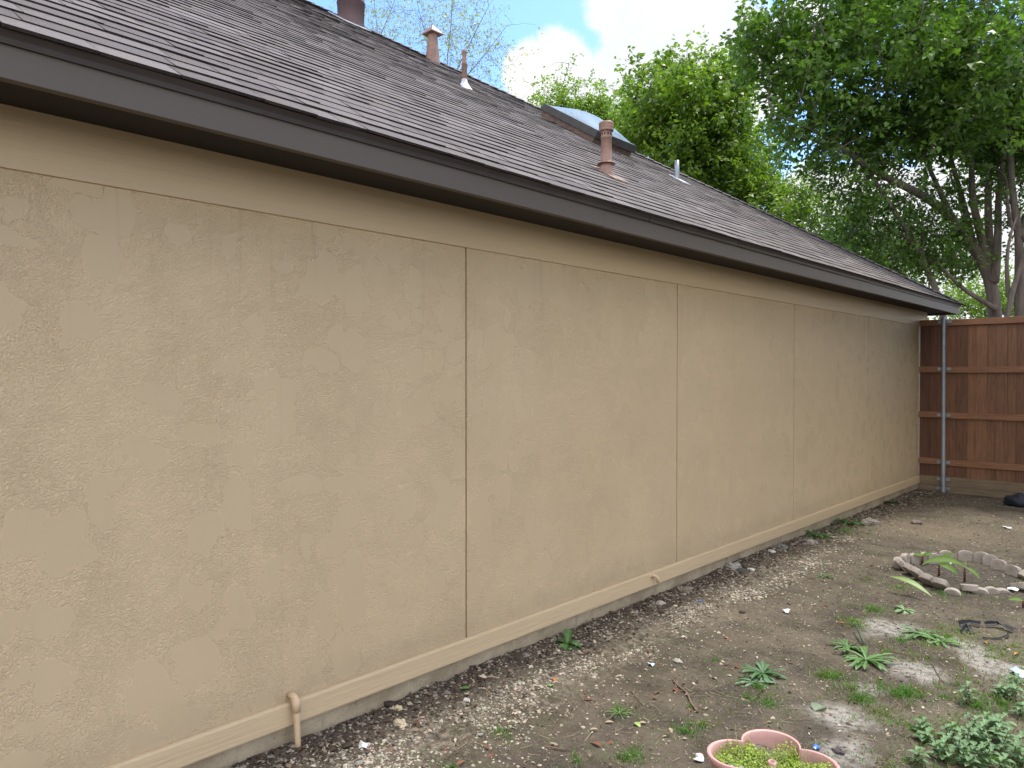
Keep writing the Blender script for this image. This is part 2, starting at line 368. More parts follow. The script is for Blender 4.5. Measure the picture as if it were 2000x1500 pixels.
for a, b in ((yb, 4.372), (4.380, YE+.01)):
    m = MB(); nseg = max(2, int((b-a)/.5)); pr = [(.391, 2.818), (.401, 2.816), (.404, 2.835), (.416, 2.858), (.391, 2.86)]
    V = []; F = []
    for q in range(nseg+1):
        y = a+(b-a)*q/nseg; dz = .0025*fbm(y, 0, 0, 1.3)
        V += [(x, y, z+dz) for x, z in pr]
        if q: F += [((q-1)*5+w, (q-1)*5+(w+1) % 5, q*5+(w+1) % 5, q*5+w) for w in range(5)]
    F += [(4, 3, 2, 1, 0), tuple(nseg*5+w for w in range(5))]
    m.add(V, F); m.build('drip_edge', M['drip'], house)
m = MB(); m.box((-16.8, YE+.0, 2.818), (.39, YE+.012, 2.858)); m.build('drip_edge', M['drip'], house)

# roof: base sheets, courses of individual shingle tabs, hip caps
SL = math.sqrt(1+TP*TP); CX, CZ = 1/SL, TP/SL; HALF = 8.5; RIDGEX = EX-HALF; EXP = .143
def roofp(u, v, h=0.0):
    w = .004*fbm(u, v, 5, .35, 2)*min(1, .3+v) + .0018*fbm(u, v, 8, 1.7, 2)
    h = h+w
    return (EX-v*CX+h*CZ, u, EZ+v*CZ+h*CX)
roof_root = None
m = MB(); zr = EZ+TP*HALF; xb = EX-2*HALF; ya = yb
m.add([(EX-.01, ya, EZ-.02), (EX-.01, YE, EZ-.02), (RIDGEX, YE-HALF, zr-.02), (RIDGEX, ya+HALF, zr-.02), (xb, ya, EZ-.02), (xb, YE, EZ-.02)],
      [(0, 1, 2, 3), (1, 5, 2), (5, 4, 3, 2), (4, 0, 3)], (.12, .105, .1))
roof = m.build('roof', M['shingle'], house)
Vs = []; Qs = []; Cs = []
ncr = int(HALF*SL/EXP)
pal = [(.108, .092, .086), (.128, .111, .105), (.092, .078, .073), (.112, .093, .083), (.145, .127, .120), (.078, .066, .062)]
for r in range(ncr):
    v0 = r*EXP-.004 if r else -.012; v1 = v0+EXP+.035; u = -4.0-random.random()*.3; um = YE+.012-max(0, v0)*CX
    rowj = random.uniform(-.003, .003)
    while u < um:
        w = random.choice([.13, .16, .20, .24, .28, .33, .5]); u1 = min(u+w, um)
        thick = random.random() < .55; hb = (.0090 if thick else .0062)+random.uniform(-.001, .0015); hb += .004*max(0, fbm(u, r*.7, 2, 1.1, 2))
        j = rowj+random.uniform(-.003, .003)+(0 if thick else .002); c = np.array(random.choice(pal))*random.uniform(.85, 1.15)
        ue = min(u1, YE+.012-max(0, v1)*CX); ue = max(ue, u)
        us = [u+.002, (u+u1)/2, u1-.002]; ut = [u+.002, (u+ue)/2, max(ue-.002, u+.001)]
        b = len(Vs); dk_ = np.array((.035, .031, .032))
        for a_ in us: Vs.append(roofp(a_, v0+j, hb))
        for a_ in ut: Vs.append(roofp(a_, v1, .0005))
        for a_ in us: Vs.append(roofp(a_, v0+j-.0002, hb-.0003))          # undercut edge: black asphalt, its darkness also painting the shadow line under each course
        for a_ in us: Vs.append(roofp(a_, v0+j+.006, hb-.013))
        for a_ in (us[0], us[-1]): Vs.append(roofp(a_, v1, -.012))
        Qs += [(b+0, b+1, b+4, b+3), (b+1, b+2, b+5, b+4), (b+9, b+10, b+7, b+6), (b+10, b+11, b+8, b+7), (b+9, b+6, b+3, b+12), (b+8, b+11, b+13, b+5)]
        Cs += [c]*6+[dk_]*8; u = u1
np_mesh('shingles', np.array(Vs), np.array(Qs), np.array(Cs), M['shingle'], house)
Vs = []; Qs = []; Cs = []            # hip caps: bent pieces lapped up the hip line
hd = Vector((-1, -1, TP)).normalized(); nA = Vector((TP, 0, 1)).normalized(); nB = Vector((0, TP, 1)).normalized()
sA = hd.cross(nA).normalized(); sB = hd.cross(nB).normalized()
if sA.dot(Vector((0, -1, 0))) < 0: sA = -sA
if sB.dot(Vector((-1, 0, 0))) < 0: sB = -sB
h0 = Vector((EX+.005, YE+.012, EZ)); t = 0; Lh = math.sqrt(2+TP*TP)*HALF
while t < Lh-.1:
    c = np.array(random.choice(pal))*random.uniform(.85, 1.1); b = len(Vs); e = .013+random.uniform(0, .003)
    for tt, hh in ((t, e+.008), (t+.19, .010)):
        p = h0+hd*tt
        Vs += [p+sB*.13+nB*hh, p+(nA+nB).normalized()*(hh+.008), p+sA*.13+nA*hh]
    p = h0+hd*t; Vs += [p+sB*.13-nB*.004, p, p+sA*.13-nA*.004]
    Qs += [(b, b+1, b+4, b+3), (b+1, b+2, b+5, b+4), (b+6, b+7, b+1, b), (b+7, b+8, b+2, b+1)]; Cs += [c]*9; t += .145
np_mesh('hip_cap', np.array([tuple(v) for v in Vs]), np.array(Qs), np.array(Cs), M['shingle'], house)

def rz_(x, y): return EZ+TP*(EX-x)
def flash(m, x, y, w, d, lift=.016):   # flat flashing plate lying on the slope
    V = [(x+w*a*CX+lift*CZ, y+d*b, rz_(x+w*a*CX, y)+lift*CX) for a, b in ((-1, -1), (1, -1), (1, 1), (-1, 1))]
    V2 = [(a, b, c-.012) for a, b, c in V]; m.add(V+V2, [(0, 1, 2, 3), (0, 4, 5, 1), (1, 5, 6, 2), (2, 6, 7, 3), (3, 7, 4, 0)])
# large mauve vent near the hip
x, y = -6.22, 6.58; z = rz_(x, y)
vt = empty('roof_ventilator', (x, y, z), 'x', 'x'); del vt['label'], vt['category']; vt.parent = house
m = MB(); m.lathe((x, y, z), [(.185, -.25), (.205, .27), (.212, .272), (.212, .285), (.203, .287), (.203, .60)], 40); m.build('flue', M['flue_dark'], vt, True)
m = MB(); m.lathe((x, y, z), [(.26, .54), (.30, .57), (.31, .68), (.27, .76), (.12, .84), (.0, .86)], 40)
for q in range(16):
    a = 2*math.pi*q/16; m.box((x+.285*math.cos(a)-.012, y+.285*math.sin(a)-.012, z+.50), (x+.285*math.cos(a)+.012, y+.285*math.sin(a)+.012, z+.60))
m.build('cap', M['flue_dark'], vt, True)
m = MB(); flash(m, x, y, .27, .26); m.build('flashing', M['lead'], vt)
# flue with a peaked cap
x, y = -5.33, 7.42; z = rz_(x, y)
vt = empty('flue_vent', (x, y, z), 'x', 'x'); del vt['label'], vt['category']; vt.parent = house
m = MB(); m.lathe((x, y, z), [(.115, -.12), (.10, .1), (.078, .30), (.072, .42)], 24); m.build('flue', M['flue_pink'], vt, True)
m = MB(); m.add([(x-.115, y-.115, z+.40), (x+.115, y-.115, z+.40), (x+.115, y+.115, z+.40), (x-.115, y+.115, z+.40), (x, y, z+.54),
                 (x-.115, y-.115, z+.385), (x+.115, y-.115, z+.385), (x+.115, y+.115, z+.385), (x-.115, y+.115, z+.385)],
                [(0, 1, 4), (1, 2, 4), (2, 3, 4), (3, 0, 4), (0, 5, 6, 1), (1, 6, 7, 2), (2, 7, 8, 3), (3, 8, 5, 0), (8, 7, 6, 5)])
m.build('cap', M['flue_pink'], vt)
# thin pipe with white sealant foot
p = at_roof(907, 170); x, y, z = p
vt = empty('vent_pipe', (x, y, z), 'x', 'x'); del vt['label'], vt['category']; vt.parent = house
m = MB(); m.lathe((x, y, z), [(.033, -.05), (.033, .26), (.036, .262), (.036, .27), (.026, .30), (.024, .40), (.027, .405), (.027, .43), (.02, .432), (.018, .38)], 16); m.build('pipe', M['flue_pink'], vt, True)
m = MB(); m.lathe((x, y, z), [(.11, -.055), (.07, .0), (.04, .05), (.033, .09)], 16); m.build('flashing', M['lead'], vt, True)
# main pipe with cap and storm collar
p = at_roof(1184, 340); x, y, z = p
vt = empty('vent_pipe', (x, y, z), 'x', 'x'); del vt['label'], vt['category']; vt.parent = house
m = MB(); m.lathe((x, y, z), [(.075, -.06), (.053, .09), (.046, .1), (.045, .30), (.047, .302), (.047, .31), (.045, .312), (.045, .40)], 28); m.build('pipe', M['flue_pink'], vt, True)
m = MB(); m.lathe((x, y, z), [(.047, .1), (.078, .088), (.078, .082), (.05, .098)], 28); m.build('collar', M['flue_pink'], vt, True)
m = MB(); m.lathe((x, y, z), [(.045, .362), (.060, .362), (.063, .368), (.063, .385), (.060, .388), (.063, .391), (.063, .408), (.060, .411), (.063, .414), (.063, .43), (.058, .437), (.0, .437)], 28); m.build('cap', M['flue_pink'], vt)
for q in range(9):
    a = -2.4+q*.6; s_ = MB(); s_.box((x+.0445*math.cos(a)-.004, y+.0445*math.sin(a)-.004, z+.325), (x+.0445*math.cos(a)+.004, y+.0445*math.sin(a)+.004, z+.345)); s_.build('vent_slot', M['soffit'], vt)
m = MB(); flash(m, x+.02, y+.02, .15, .12); m.build('flashing', M['tan_seal'], vt)
# small galvanised pipe
p = at_roof(1322, 350); x, y, z = p
vt = empty('vent_pipe', (x, y, z), 'x', 'x'); del vt['label'], vt['category']; vt.parent = house
m = MB(); m.lathe((x, y, z), [(.04, -.05), (.034, .05), (.031, .25), (.024, .25), (.022, .15)], 16); m.build('pipe', M['galv'], vt, True)
m = MB(); flash(m, x+.03, y, .12, .10); m.build('flashing', M['lead'], vt)
# skylight
def rp(u, v, h): return (EX-v*CX+h*CZ, u, EZ+v*CZ+h*CX)
sy0, sy1 = 7.62, 8.46; sv0, sv1 = (EX+2.50)*SL, (EX+3.36)*SL
vt = empty('skylight', rp(sy0, sv0, 0), 'x', 'x'); del vt['label'], vt['category']; vt.parent = house
def rbox(m, u0, u1, v0, v1, h0_, h1_):
    m.add([rp(a, b, c) for c in (h0_, h1_) for a, b in ((u0, v0), (u1, v0), (u1, v1), (u0, v1))],
          [(0, 3, 2, 1), (4, 5, 6, 7), (0, 1, 5, 4), (1, 2, 6, 5), (2, 3, 7, 6), (3, 0, 4, 7)])
m = MB(); rbox(m, sy0, sy1, sv0, sv1, -.02, .085); m.build('curb', M['curb'], vt, bevel=.004)
m = MB(); w = .05
rbox(m, sy0-.02, sy1+.02, sv0-.02, sv0+w, .086, .165); rbox(m, sy0-.02, sy1+.02, sv1-w, sv1+.02, .086, .165)
rbox(m, sy0-.02, sy0+w, sv0+w, sv1-w, .086, .165); rbox(m, sy1-w, sy1+.02, sv0+w, sv1-w, .086, .165)
rbox(m, sy0-.03, sy1+.03, sv0-.03, sv0-.0205, .075, .115); rbox(m, sy0-.03, sy0-.0205, sv0-.02, sv1+.03, .075, .115)
m.build('frame', M['bronze'], vt)
m = MB(); n = 18; V = []; F = []
for a in range(n+1):
    for b in range(n+1):
        s_, q = a/n, b/n; f_ = (math.sin(math.pi*s_)**.62)*(math.sin(math.pi*q)**.62) if 0 < a < n and 0 < b < n else 0
        V.append(rp(sy0+.03+(sy1-sy0-.06)*s_, sv0+.03+(sv1-sv0-.06)*q, .166+.125*f_))
        if a and b: F.append(((a-1)*(n+1)+b-1, a*(n+1)+b-1, a*(n+1)+b, (a-1)*(n+1)+b))
m.add(V, F); m.build('dome', M['dome'], vt, True)
# pipes on the wall
m = MB(); px_, py_ = .062, 1.862
m.tube([(.0, py_, .238), (.035, py_, .243), (.055, py_, .238), (px_, py_, .218), (px_+.006, py_+.004, .05), (px_+.01, py_+.006, -.05)], [.016, .017, .018, .0165, .0145, .0145], 16)
m.tube([(px_-.012, py_, .236), (px_-.001, py_, .226), (px_+.001, py_, .175)], [.021, .021, .0195], 16)
m.build('drain_pipe', M['tan_pipe'], house, True)
g = at_wall(1272, 1128, .03); m = MB(); m.tube([(.0, g[1], g[2]+.012), (.04, g[1]+.005, g[2]+.018), (.062, g[1]+.018, g[2]+.014), (.07, g[1]+.03, g[2]-.005), (.072, g[1]+.034, g[2]-.04)], .0125, 14)
m.tube([(.026, g[1], g[2]+.012), (.034, g[1], g[2]+.013)], .02, 14); m.build('drain_pipe', M['tan_pipe'], house, True)

# ------------------------------------------------------------------ fence
YF = 12.6
fence = empty('fence', (0, YF, 0), 'reddish brown cedar board fence with horizontal rails at end of yard', 'fence')
x = .012; q = 0
while x < 6.0:
    w = .139; c = np.array(random.choice([(.135, .060, .028), (.21, .10, .047), (.098, .041, .020), (.27, .138, .068), (.155, .069, .032), (.112, .046, .022)]))*random.uniform(.8, 1.1)
    m = MB(); dy = random.uniform(0, .004)+(.017 if q % 2 else 0)
    m.box((x, YF+.042+dy, .215+random.uniform(-.004, .004)), (x+w, YF+.058+dy, 2.575), tuple(c)); m.build('picket', M['cedar'], fence, bevel=.0015); x += w*.86 if q % 2 else w*.93; q += 1
px0, px1 = .355, 2.80
for zc in (2.547, 1.84, 1.155, .447):
    for a, b, dz in ((.012, px0-.0, .004), (px0+.001, px1, -.003), (px1+.001, 6.0, 0)):
        m = MB(); m.box((a, YF, zc-.045+dz), (b, YF+.040, zc+.045+dz)); m.build('rail', M['rail'], fence, bevel=.004)
for a, b in ((.012, px0), (px0+.001, px1), (px1+.001, 6.0)):
    m = MB(); m.box((a, YF+.002, .092), (b, YF+.040, .228)); m.build('kick_board', M['rot'], fence, bevel=.004)
    m = MB(); m.box((a, YF+.004, -.05), (b, YF+.040, .088)); m.build('kick_board', M['rot'], fence, bevel=.004)
for X in (px0, px1):
    post = empty('post', (X, YF-.034, 0), 'x', 'x'); del post['label'], post['category']
    post.location = (X, -.034, 0); post.parent = fence; L = Vector((X, YF-.034, 0))
    def lb(m, name, mat, **k):
        m.v = [(a-L.x, b-L.y, c) for a, b, c in m.v]; return m.build(name, mat, post, loc=(0, 0, 0), **k)
    m = MB(); m.tube([(L.x+.003, L.y, -.1), (L.x-.003, L.y, 2.60)], .0305, 20); lb(m, 'pipe', M['galv'], smooth=False)
    m = MB(); m.lathe((L.x-.003, L.y, 2.595), [(.034, 0), (.034, .02), (.02, .033), (0, .036)], 20); lb(m, 'cap', M['galv'], smooth=True)
    for zc in (2.555, 1.85, 1.155, .447, .19, .05):
        m = MB(); m.tube([(L.x, L.y, zc-.02), (L.x, L.y, zc+.02)], .035, 20)
        for s_ in (-1, 1):
            m.box((L.x+s_*.062-.027, L.y+.018, zc-.022), (L.x+s_*.062+.027, L.y+.032, zc+.022))
            m.tube([(L.x+s_*.065, L.y+.019, zc), (L.x+s_*.065, L.y+.008, zc)], .011, 6)
        lb(m, 'bracket', M['galv'])
post = None

# ------------------------------------------------------------------ trees
def colonize(start, par, attr, step=.25, di=2.5, dk=.5, iters=90):
    pos = [np.array(p) for p in start]; par = list(par); A = attr.copy()
    P = np.array(pos); d = np.linalg.norm(A[:, None]-P[None], axis=2); near = d.argmin(1); nd = d.min(1)
    for it in range(iters):
        keep = nd > dk; A = A[keep]; near = near[keep]; nd = nd[keep]
        if len(A) == 0: break
        act = nd < (di if it > 6 else 99)
        if not act.any(): act = nd < 99
        new = []; idx = near[act]; vec = A[act]-np.array(pos)[idx]; vec /= np.linalg.norm(vec, axis=1)[:, None]
        for n_ in np.unique(idx):
            v = vec[idx == n_].sum(0); L_ = np.linalg.norm(v)
            if L_ < 1e-3: continue
            v = v/L_+rng.normal(0, .18, 3); v /= np.linalg.norm(v); new.append((n_, pos[n_]+v*step))
        if not new: break
        k0 = len(pos)
        for n_, p in new: pos.append(p); par.append(int(n_))
        N = np.array([p for _, p in new]); d = np.linalg.norm(A[:, None]-N[None], axis=2); j = d.argmin(1); dm = d.min(1)
        b = dm < nd; near[b] = j[b]+k0; nd[b] = dm[b]
        if len(pos) > 7000: break
    return np.array(pos), par
def leaf_quads(P, D, N, Ln, Wd):
    S_ = np.cross(D, N); S_ /= np.linalg.norm(S_, axis=1)[:, None]+1e-9; Nn = np.cross(S_, D)
    mid = P+D*(Ln*.45)[:, None]; lift = Nn*(Wd*.35)[:, None]
    V = np.stack([P, mid+S_*Wd[:, None]+lift, P+D*Ln[:, None]-Nn*(Ln*.12)[:, None], mid-S_*Wd[:, None]+lift], 1).reshape(-1, 3)
    return V, np.arange(len(V)).reshape(-1, 4)
def unit(a): return a/(np.linalg.norm(a, axis=-1, keepdims=True)+1e-9)
def tree(name, label, cat, base, stems, ells, natt, depthd, leafL, leafcol, per=12, spray=.38, step=.25, dk=.5, rtip=.006, bark='bark',
         group=None, di=2.5, expo=2.3, clump=.35, jit=.25, tipmax=3, keepleaf=1.0, up=.5, balls=()):
    base = np.array(base, float); root = empty(name, tuple(base), label, cat, group)
    pos = []; par = []; man = []
    for st in stems:       # st: (parent_node or -1, [(x,y,z)...], r0, r1)
        pi, pts, r0, r1 = st; pts = [np.array(p, float) for p in pts]; fine = []
        for a, b in zip(pts[:-1], pts[1:]):
            n_ = max(1, int(np.linalg.norm(b-a)/.25)); fine += [a+(b-a)*q/n_ for q in range(n_)]
        fine.append(pts[-1]); fine = np.array(fine)
        if len(fine) > 4:
            for _ in range(3): fine[1:-1] = (fine[:-2]+fine[1:-1]*2+fine[2:])/4
        if pi == 'near':
            d = np.linalg.norm(np.array(pos)-fine[0], axis=1); pi = int(d.argmin())
        for q, p in enumerate(fine):
            par.append(pi if q == 0 else len(pos)-1); pos.append(p); man.append(r0+(r1-r0)*q/max(1, len(fine)-1))
    cl_ = []
    tot = sum(e[6] if len(e) > 6 else 1 for e in ells)
    for e in ells:
        px, py, rx, ry, dz, rd = e[:6]; wgt = e[6] if len(e) > 6 else 1; n_ = int(natt*wgt/tot)
        nc = max(3, n_//9); c = rng.normal(0, 1, (nc, 3)); c = unit(c)*(rng.random((nc, 1))**(1/2.2))
        pick = c[rng.integers(0, nc, n_)]; 
        ctr = np.array([at_depth(px+q[0]*rx, py-q[1]*ry, dz+q[2]*rd) for q in pick]); cl_.append(ctr+rng.normal(0, clump, (n_, 3)))
    for (c_, r_, w_) in balls:
        n_ = int(natt*w_/sum(b[2] for b in balls)); q = unit(rng.normal(0, 1, (n_//9, 3)))*(rng.random((n_//9, 1))**.4)
        cl_.append(np.array(c_)+q[rng.integers(0, n_//9, n_)]*np.array(r_)+rng.normal(0, clump, (n_, 3)))
    A = np.concatenate(cl_); A = A[A[:, 2] > .8]
    P, par = colonize(pos, par, A, step, di, dk); n = len(P)
    kids = [[] for _ in range(n)]
    for i_, p in enumerate(par):
        if p >= 0: kids[p].append(i_)
    order = list(range(n)); w = np.zeros(n); rad = np.zeros(n)
    for i_ in reversed(order):
        s_ = sum(rad[k_]**expo for k_ in kids[i_]); rad[i_] = max(rtip, s_**(1/expo)) if kids[i_] else rtip
        w[i_] = 1+sum(w[k_] for k_ in kids[i_])
    for i_, r_ in enumerate(man): rad[i_] = r_
    for i_ in range(len(man), n): rad[i_] = min(rad[i_], rad[par[i_]]*.92)
    Vb = []; Qb = []; off = 0
    starts = [i_ for i_ in range(n) if par[i_] < 0]+[k_ for i_ in range(n) for k_ in sorted(kids[i_], key=lambda z_: -w[z_])[1:]]
    # a manual stem always carries on along itself
    for s0 in starts:
        ch = [s0]; 
        while kids[ch[-1]]: ch.append(max(kids[ch[-1]], key=lambda z_: w[z_]))
        pts = [P[i_] for i_ in ch]; rr = [rad[i_] for i_ in ch]
        if par[s0] >= 0: pts = [P[par[s0]]]+pts; rr = [min(rad[par[s0]], rr[0]*1.15)]+rr
        if len(pts) < 2: continue
        pts = np.array(pts); ns = 9 if rr[0] > .05 else (6 if rr[0] > .02 else 4)
        T = unit(np.gradient(pts, axis=0)); u = unit(np.cross(T[0], [.3, .5, .81]))
        ang = np.arange(ns)*2*math.pi/ns
        for q in range(len(pts)):
            u = unit(u-T[q]*(u@T[q])); v_ = np.cross(T[q], u)
            Vb.append(pts[q]+(np.cos(ang)[:, None]*u+np.sin(ang)[:, None]*v_)*rr[q])
        k_ = np.arange(ns); 
        for q in range(len(pts)-1):
            a = off+q*ns; Qb.append(np.stack([a+k_, a+(k_+1) % ns, a+ns+(k_+1) % ns, a+ns+k_], 1))
        off += ns*len(pts)
    # leafy sprays: one at each crown point, tied to the nearest branch by a twig
    P0 = P[len(man):] if n > len(man)+5 else P; pt = A; near = np.empty(len(A), int)
    for a_ in range(0, len(A), 400): near[a_:a_+400] = np.linalg.norm(A[a_:a_+400, None]-P0[None], axis=2).argmin(1)
    pn = P0[near]; ok = np.linalg.norm(pt-pn, axis=1) < 1.6; pt = pt[ok]; pn = pn[ok]; m_ = len(pt)
    dv = unit(pt-pn); d = unit(dv+rng.normal(0, .5, (m_, 3))+np.array([0, 0, -.1])); Lp = spray*rng.uniform(.6, 1.3, m_)
    tone = rng.normal(0, 1, m_)
    ii = np.repeat(np.arange(m_), per); ii = ii[rng.random(len(ii)) < keepleaf]; tt = rng.random(len(ii))
    side = unit(np.cross(d[ii], rng.normal(0, .5, (len(ii), 3))+[0, 0, 1]))*np.where(rng.random(len(ii)) < .5, -1, 1)[:, None]
    LP = pt[ii]+d[ii]*((tt-.35)*Lp[ii])[:, None]+rng.normal(0, jit*.25, (len(ii), 3))
    LD = unit(d[ii]*.6+side*.8+rng.normal(0, .35, (len(ii), 3))+np.array([0, 0, -.15])); LN = unit(rng.normal(0, .55, (len(ii), 3))+[0, 0, up+.3])
    Ln = leafL*rng.uniform(.65, 1.25, len(ii)); V_, Q_ = leaf_quads(LP, LD, LN, Ln, Ln*rng.uniform(.22, .36, len(ii)))
    ca, cb = np.array(leafcol[0]), np.array(leafcol[1]); f_ = np.clip(.5+.24*tone[ii]+rng.normal(0, .22, len(ii)), 0, 1)[:, None]
    C_ = ca*(1-f_)+cb*f_; C_ = np.repeat(C_, 4, 0)
    e_ = pt+d*Lp[:, None]*.7
    for A0, B0, r_ in ((pn, pt, rtip*.8), (pt, e_, rtip*.5)):
        for vv in ([0, 0, 1.0], [.8, .6, .1]):
            sd_ = unit(np.cross(B0-A0, vv))*r_
            Vb.append(np.stack([A0-sd_, A0+sd_, B0+sd_*.5, B0-sd_*.5], 1).reshape(-1, 3)); Qb.append(off+np.arange(4*m_).reshape(-1, 4)); off += 4*m_
    np_mesh('trunk', np.concatenate(Vb), np.concatenate(Qb), None, M[bark], root, True)
    np_mesh('crown', V_, Q_, C_, M['leaf'], root)
    return root
D_ = lambda pts, z: [at_depth(a, b, z) for a, b in pts]
def gnd(p): return np.array([p[0], p[1], -.1])
GREEN = ((.045, .105, .024), (.165, .30, .055)); YGREEN = ((.10, .19, .025), (.24, .38, .045))
# main multi-stemmed tree behind the fence
z = 14.6; b0 = at_depth(1944, 625, z)
st = [(-1, [gnd(b0)]+D_([(1944, 625), (1942, 575), (1938, 545), (1925, 512), (1905, 487), (1880, 452), (1862, 425), (1838, 402)], z)+D_([(1800, 380), (1757, 357), (1720, 342), (1690, 330)], z-.4)+D_([(1655, 292), (1610, 264), (1570, 244), (1514, 225)], z-.8), .19, .02),
      ('near', D_([(1900, 480), (1893, 445), (1888, 410), (1873, 370), (1862, 330), (1850, 290), (1845, 240)], z+.2), .075, .02),
      ('near', D_([(1860, 425), (1842, 395), (1832, 365), (1820, 335), (1800, 290), (1760, 250)], z-.1), .06, .015),
      ('near', D_([(1935, 540), (1925, 490), (1918, 455), (1900, 420), (1895, 380), (1900, 330), (1890, 250)], z), .10, .03),
      ('near', D_([(1935, 540), (1932, 480), (1930, 420), (1928, 360), (1940, 280), (1930, 180)], z+.3), .09, .03),
      ('near', D_([(1943, 550), (1948, 490), (1950, 430), (1948, 370), (1965, 290), (1980, 200)], z-.1), .085, .025),
      ('near', D_([(1942, 602), (1925, 590), (1905, 578), (1880, 570), (1862, 552), (1845, 525), (1830, 510)], z-.5), .055, .02)]
tree('crape_myrtle', 'tall dark green tree whose many stems fan up behind the brown fence', 'tree', gnd(b0), st,
     [(1780, 130, 250, 150, 15, 1.8, 1.5), (1550, 110, 100, 110, 14.5, 1.3, .8), (1900, 110, 190, 190, 13.8, 1.8, 1.4), (1960, 290, 130, 90, 15.6, 1.0, .7),
      (1700, 260, 170, 70, 15, 1.5, .7), (1850, 250, 110, 60, 14.6, 1.0, .5), (1780, -130, 330, 170, 15, 2.2, 1.3), (1690, 60, 160, 120, 14, 1.8, .9), (1590, 220, 70, 60, 14, 1, .25),
      (1880, 500, 60, 30, 16.0, .6, .15)],
     2800, 0, .13, GREEN, per=18, spray=.45, dk=.45, clump=.27)
# second leaning tree, and a third at the right frame edge
b1 = at_depth(1846, 600, 13.9)
st = [(-1, [gnd(b1)]+D_([(1850, 640), (1840, 590), (1826, 548), (1805, 510), (1785, 478), (1768, 440), (1748, 410), (1718, 372), (1694, 335), (1680, 300), (1640, 262)], 14.2), .10, .03),
      ('near', D_([(1785, 478), (1765, 460), (1735, 445), (1710, 440)], 14.2), .04, .012), ('near', D_([(1802, 505), (1803, 470), (1801, 430), (1790, 390)], 14.3), .035, .012)]
tree('crape_myrtle', 'slender tree leaning left above the far tip of the roof', 'tree', gnd(b1), st,
     [(1700, 400, 90, 60, 14.3, 1.1, .7), (1770, 460, 90, 60, 14.6, 1, .6), (1820, 500, 80, 45, 14.6, .9, .5), (1640, 320, 60, 50, 14.2, .9, .35), (1660, 470, 80, 45, 15, 1, .5), (1870, 400, 50, 60, 14.5, .8, .3)],
     620, 0, .095, GREEN, per=16, spray=.42, dk=.45)
b2 = at_depth(1992, 620, 14.0)
st = [(-1, [gnd(b2)]+D_([(1994, 620), (1990, 560), (1992, 500), (1994, 460), (1988, 430), (1978, 400), (1972, 350), (1975, 290)], 14), .15, .05),
      ('near', D_([(1993, 470), (2010, 420), (2020, 350), (2030, 250)], 14), .08, .03), ('near', D_([(1992, 455), (1975, 440), (1967, 395), (1965, 350)], 14), .05, .02)]
tree('crape_myrtle', 'thick grey stemmed tree cut off by the right edge of the photo', 'tree', gnd(b2), st,
     [(2060, 150, 150, 200, 14, 1.8, 1), (2010, 250, 90, 80, 14.6, 1.0, .6), (2090, 420, 70, 120, 14.6, 1.2, .5)], 620, 0, .095, GREEN, per=18, spray=.42, dk=.45)
b3 = at_depth(1962, 620, 13.6)
st = [(-1, [gnd(b3)]+D_([(1964, 620), (1972, 575), (1984, 545), (1995, 520), (2010, 470), (2030, 400)], 13.6), .085, .03), ('near', D_([(1970, 580), (1964, 520), (1962, 480), (1975, 445), (1985, 425)], 13.7), .045, .02)]
tree('crape_myrtle', 'short tree forking low beside the tall multi-stemmed trunk', 'tree', gnd(b3), st,
     [(2060, 330, 60, 60, 14.2, .8, 1), (1975, 400, 35, 25, 14.4, .4, .25)], 150, 0, .095, GREEN, per=14, spray=.4, dk=.45)
# round tree beyond the roof
zb = 21; b4 = at_depth(1400, 420, zb)
st = [(-1, [gnd(b4)]+D_([(1400, 420), (1398, 380), (1405, 345), (1412, 300), (1405, 250)], zb), .2, .05), ('near', D_([(1405, 345), (1370, 300), (1340, 260), (1330, 210)], zb), .09, .03),
      ('near', D_([(1402, 350), (1440, 300), (1460, 250)], zb), .08, .03), ('near', D_([(1398, 380), (1290, 330), (1262, 270)], zb), .08, .03)]
tree('round_tree', 'bushy mid green tree with rounded crown rising behind the roof', 'tree', gnd(b4), st,
     [(1350, 220, 120, 75, 20.5, 2, 1.5), (1330, 150, 60, 25, 21, 1, .3), (1430, 300, 80, 80, 21, 2, 1.1), (1255, 255, 55, 60, 21, 1.5, .7), (1430, 170, 55, 40, 21, 1.2, .4), (1490, 370, 50, 40, 20, 1.3, .45), (1350, 320, 110, 50, 20, 1.8, .8), (1240, 170, 26, 20, 21, .8, .1), (1390, 400, 60, 30, 20, 1, .3)],
     2100, 0, .145, ((.070, .145, .022), (.23, .36, .05)), per=16, spray=.5, clump=.28, step=.3, dk=.5, bark='bark_dark')
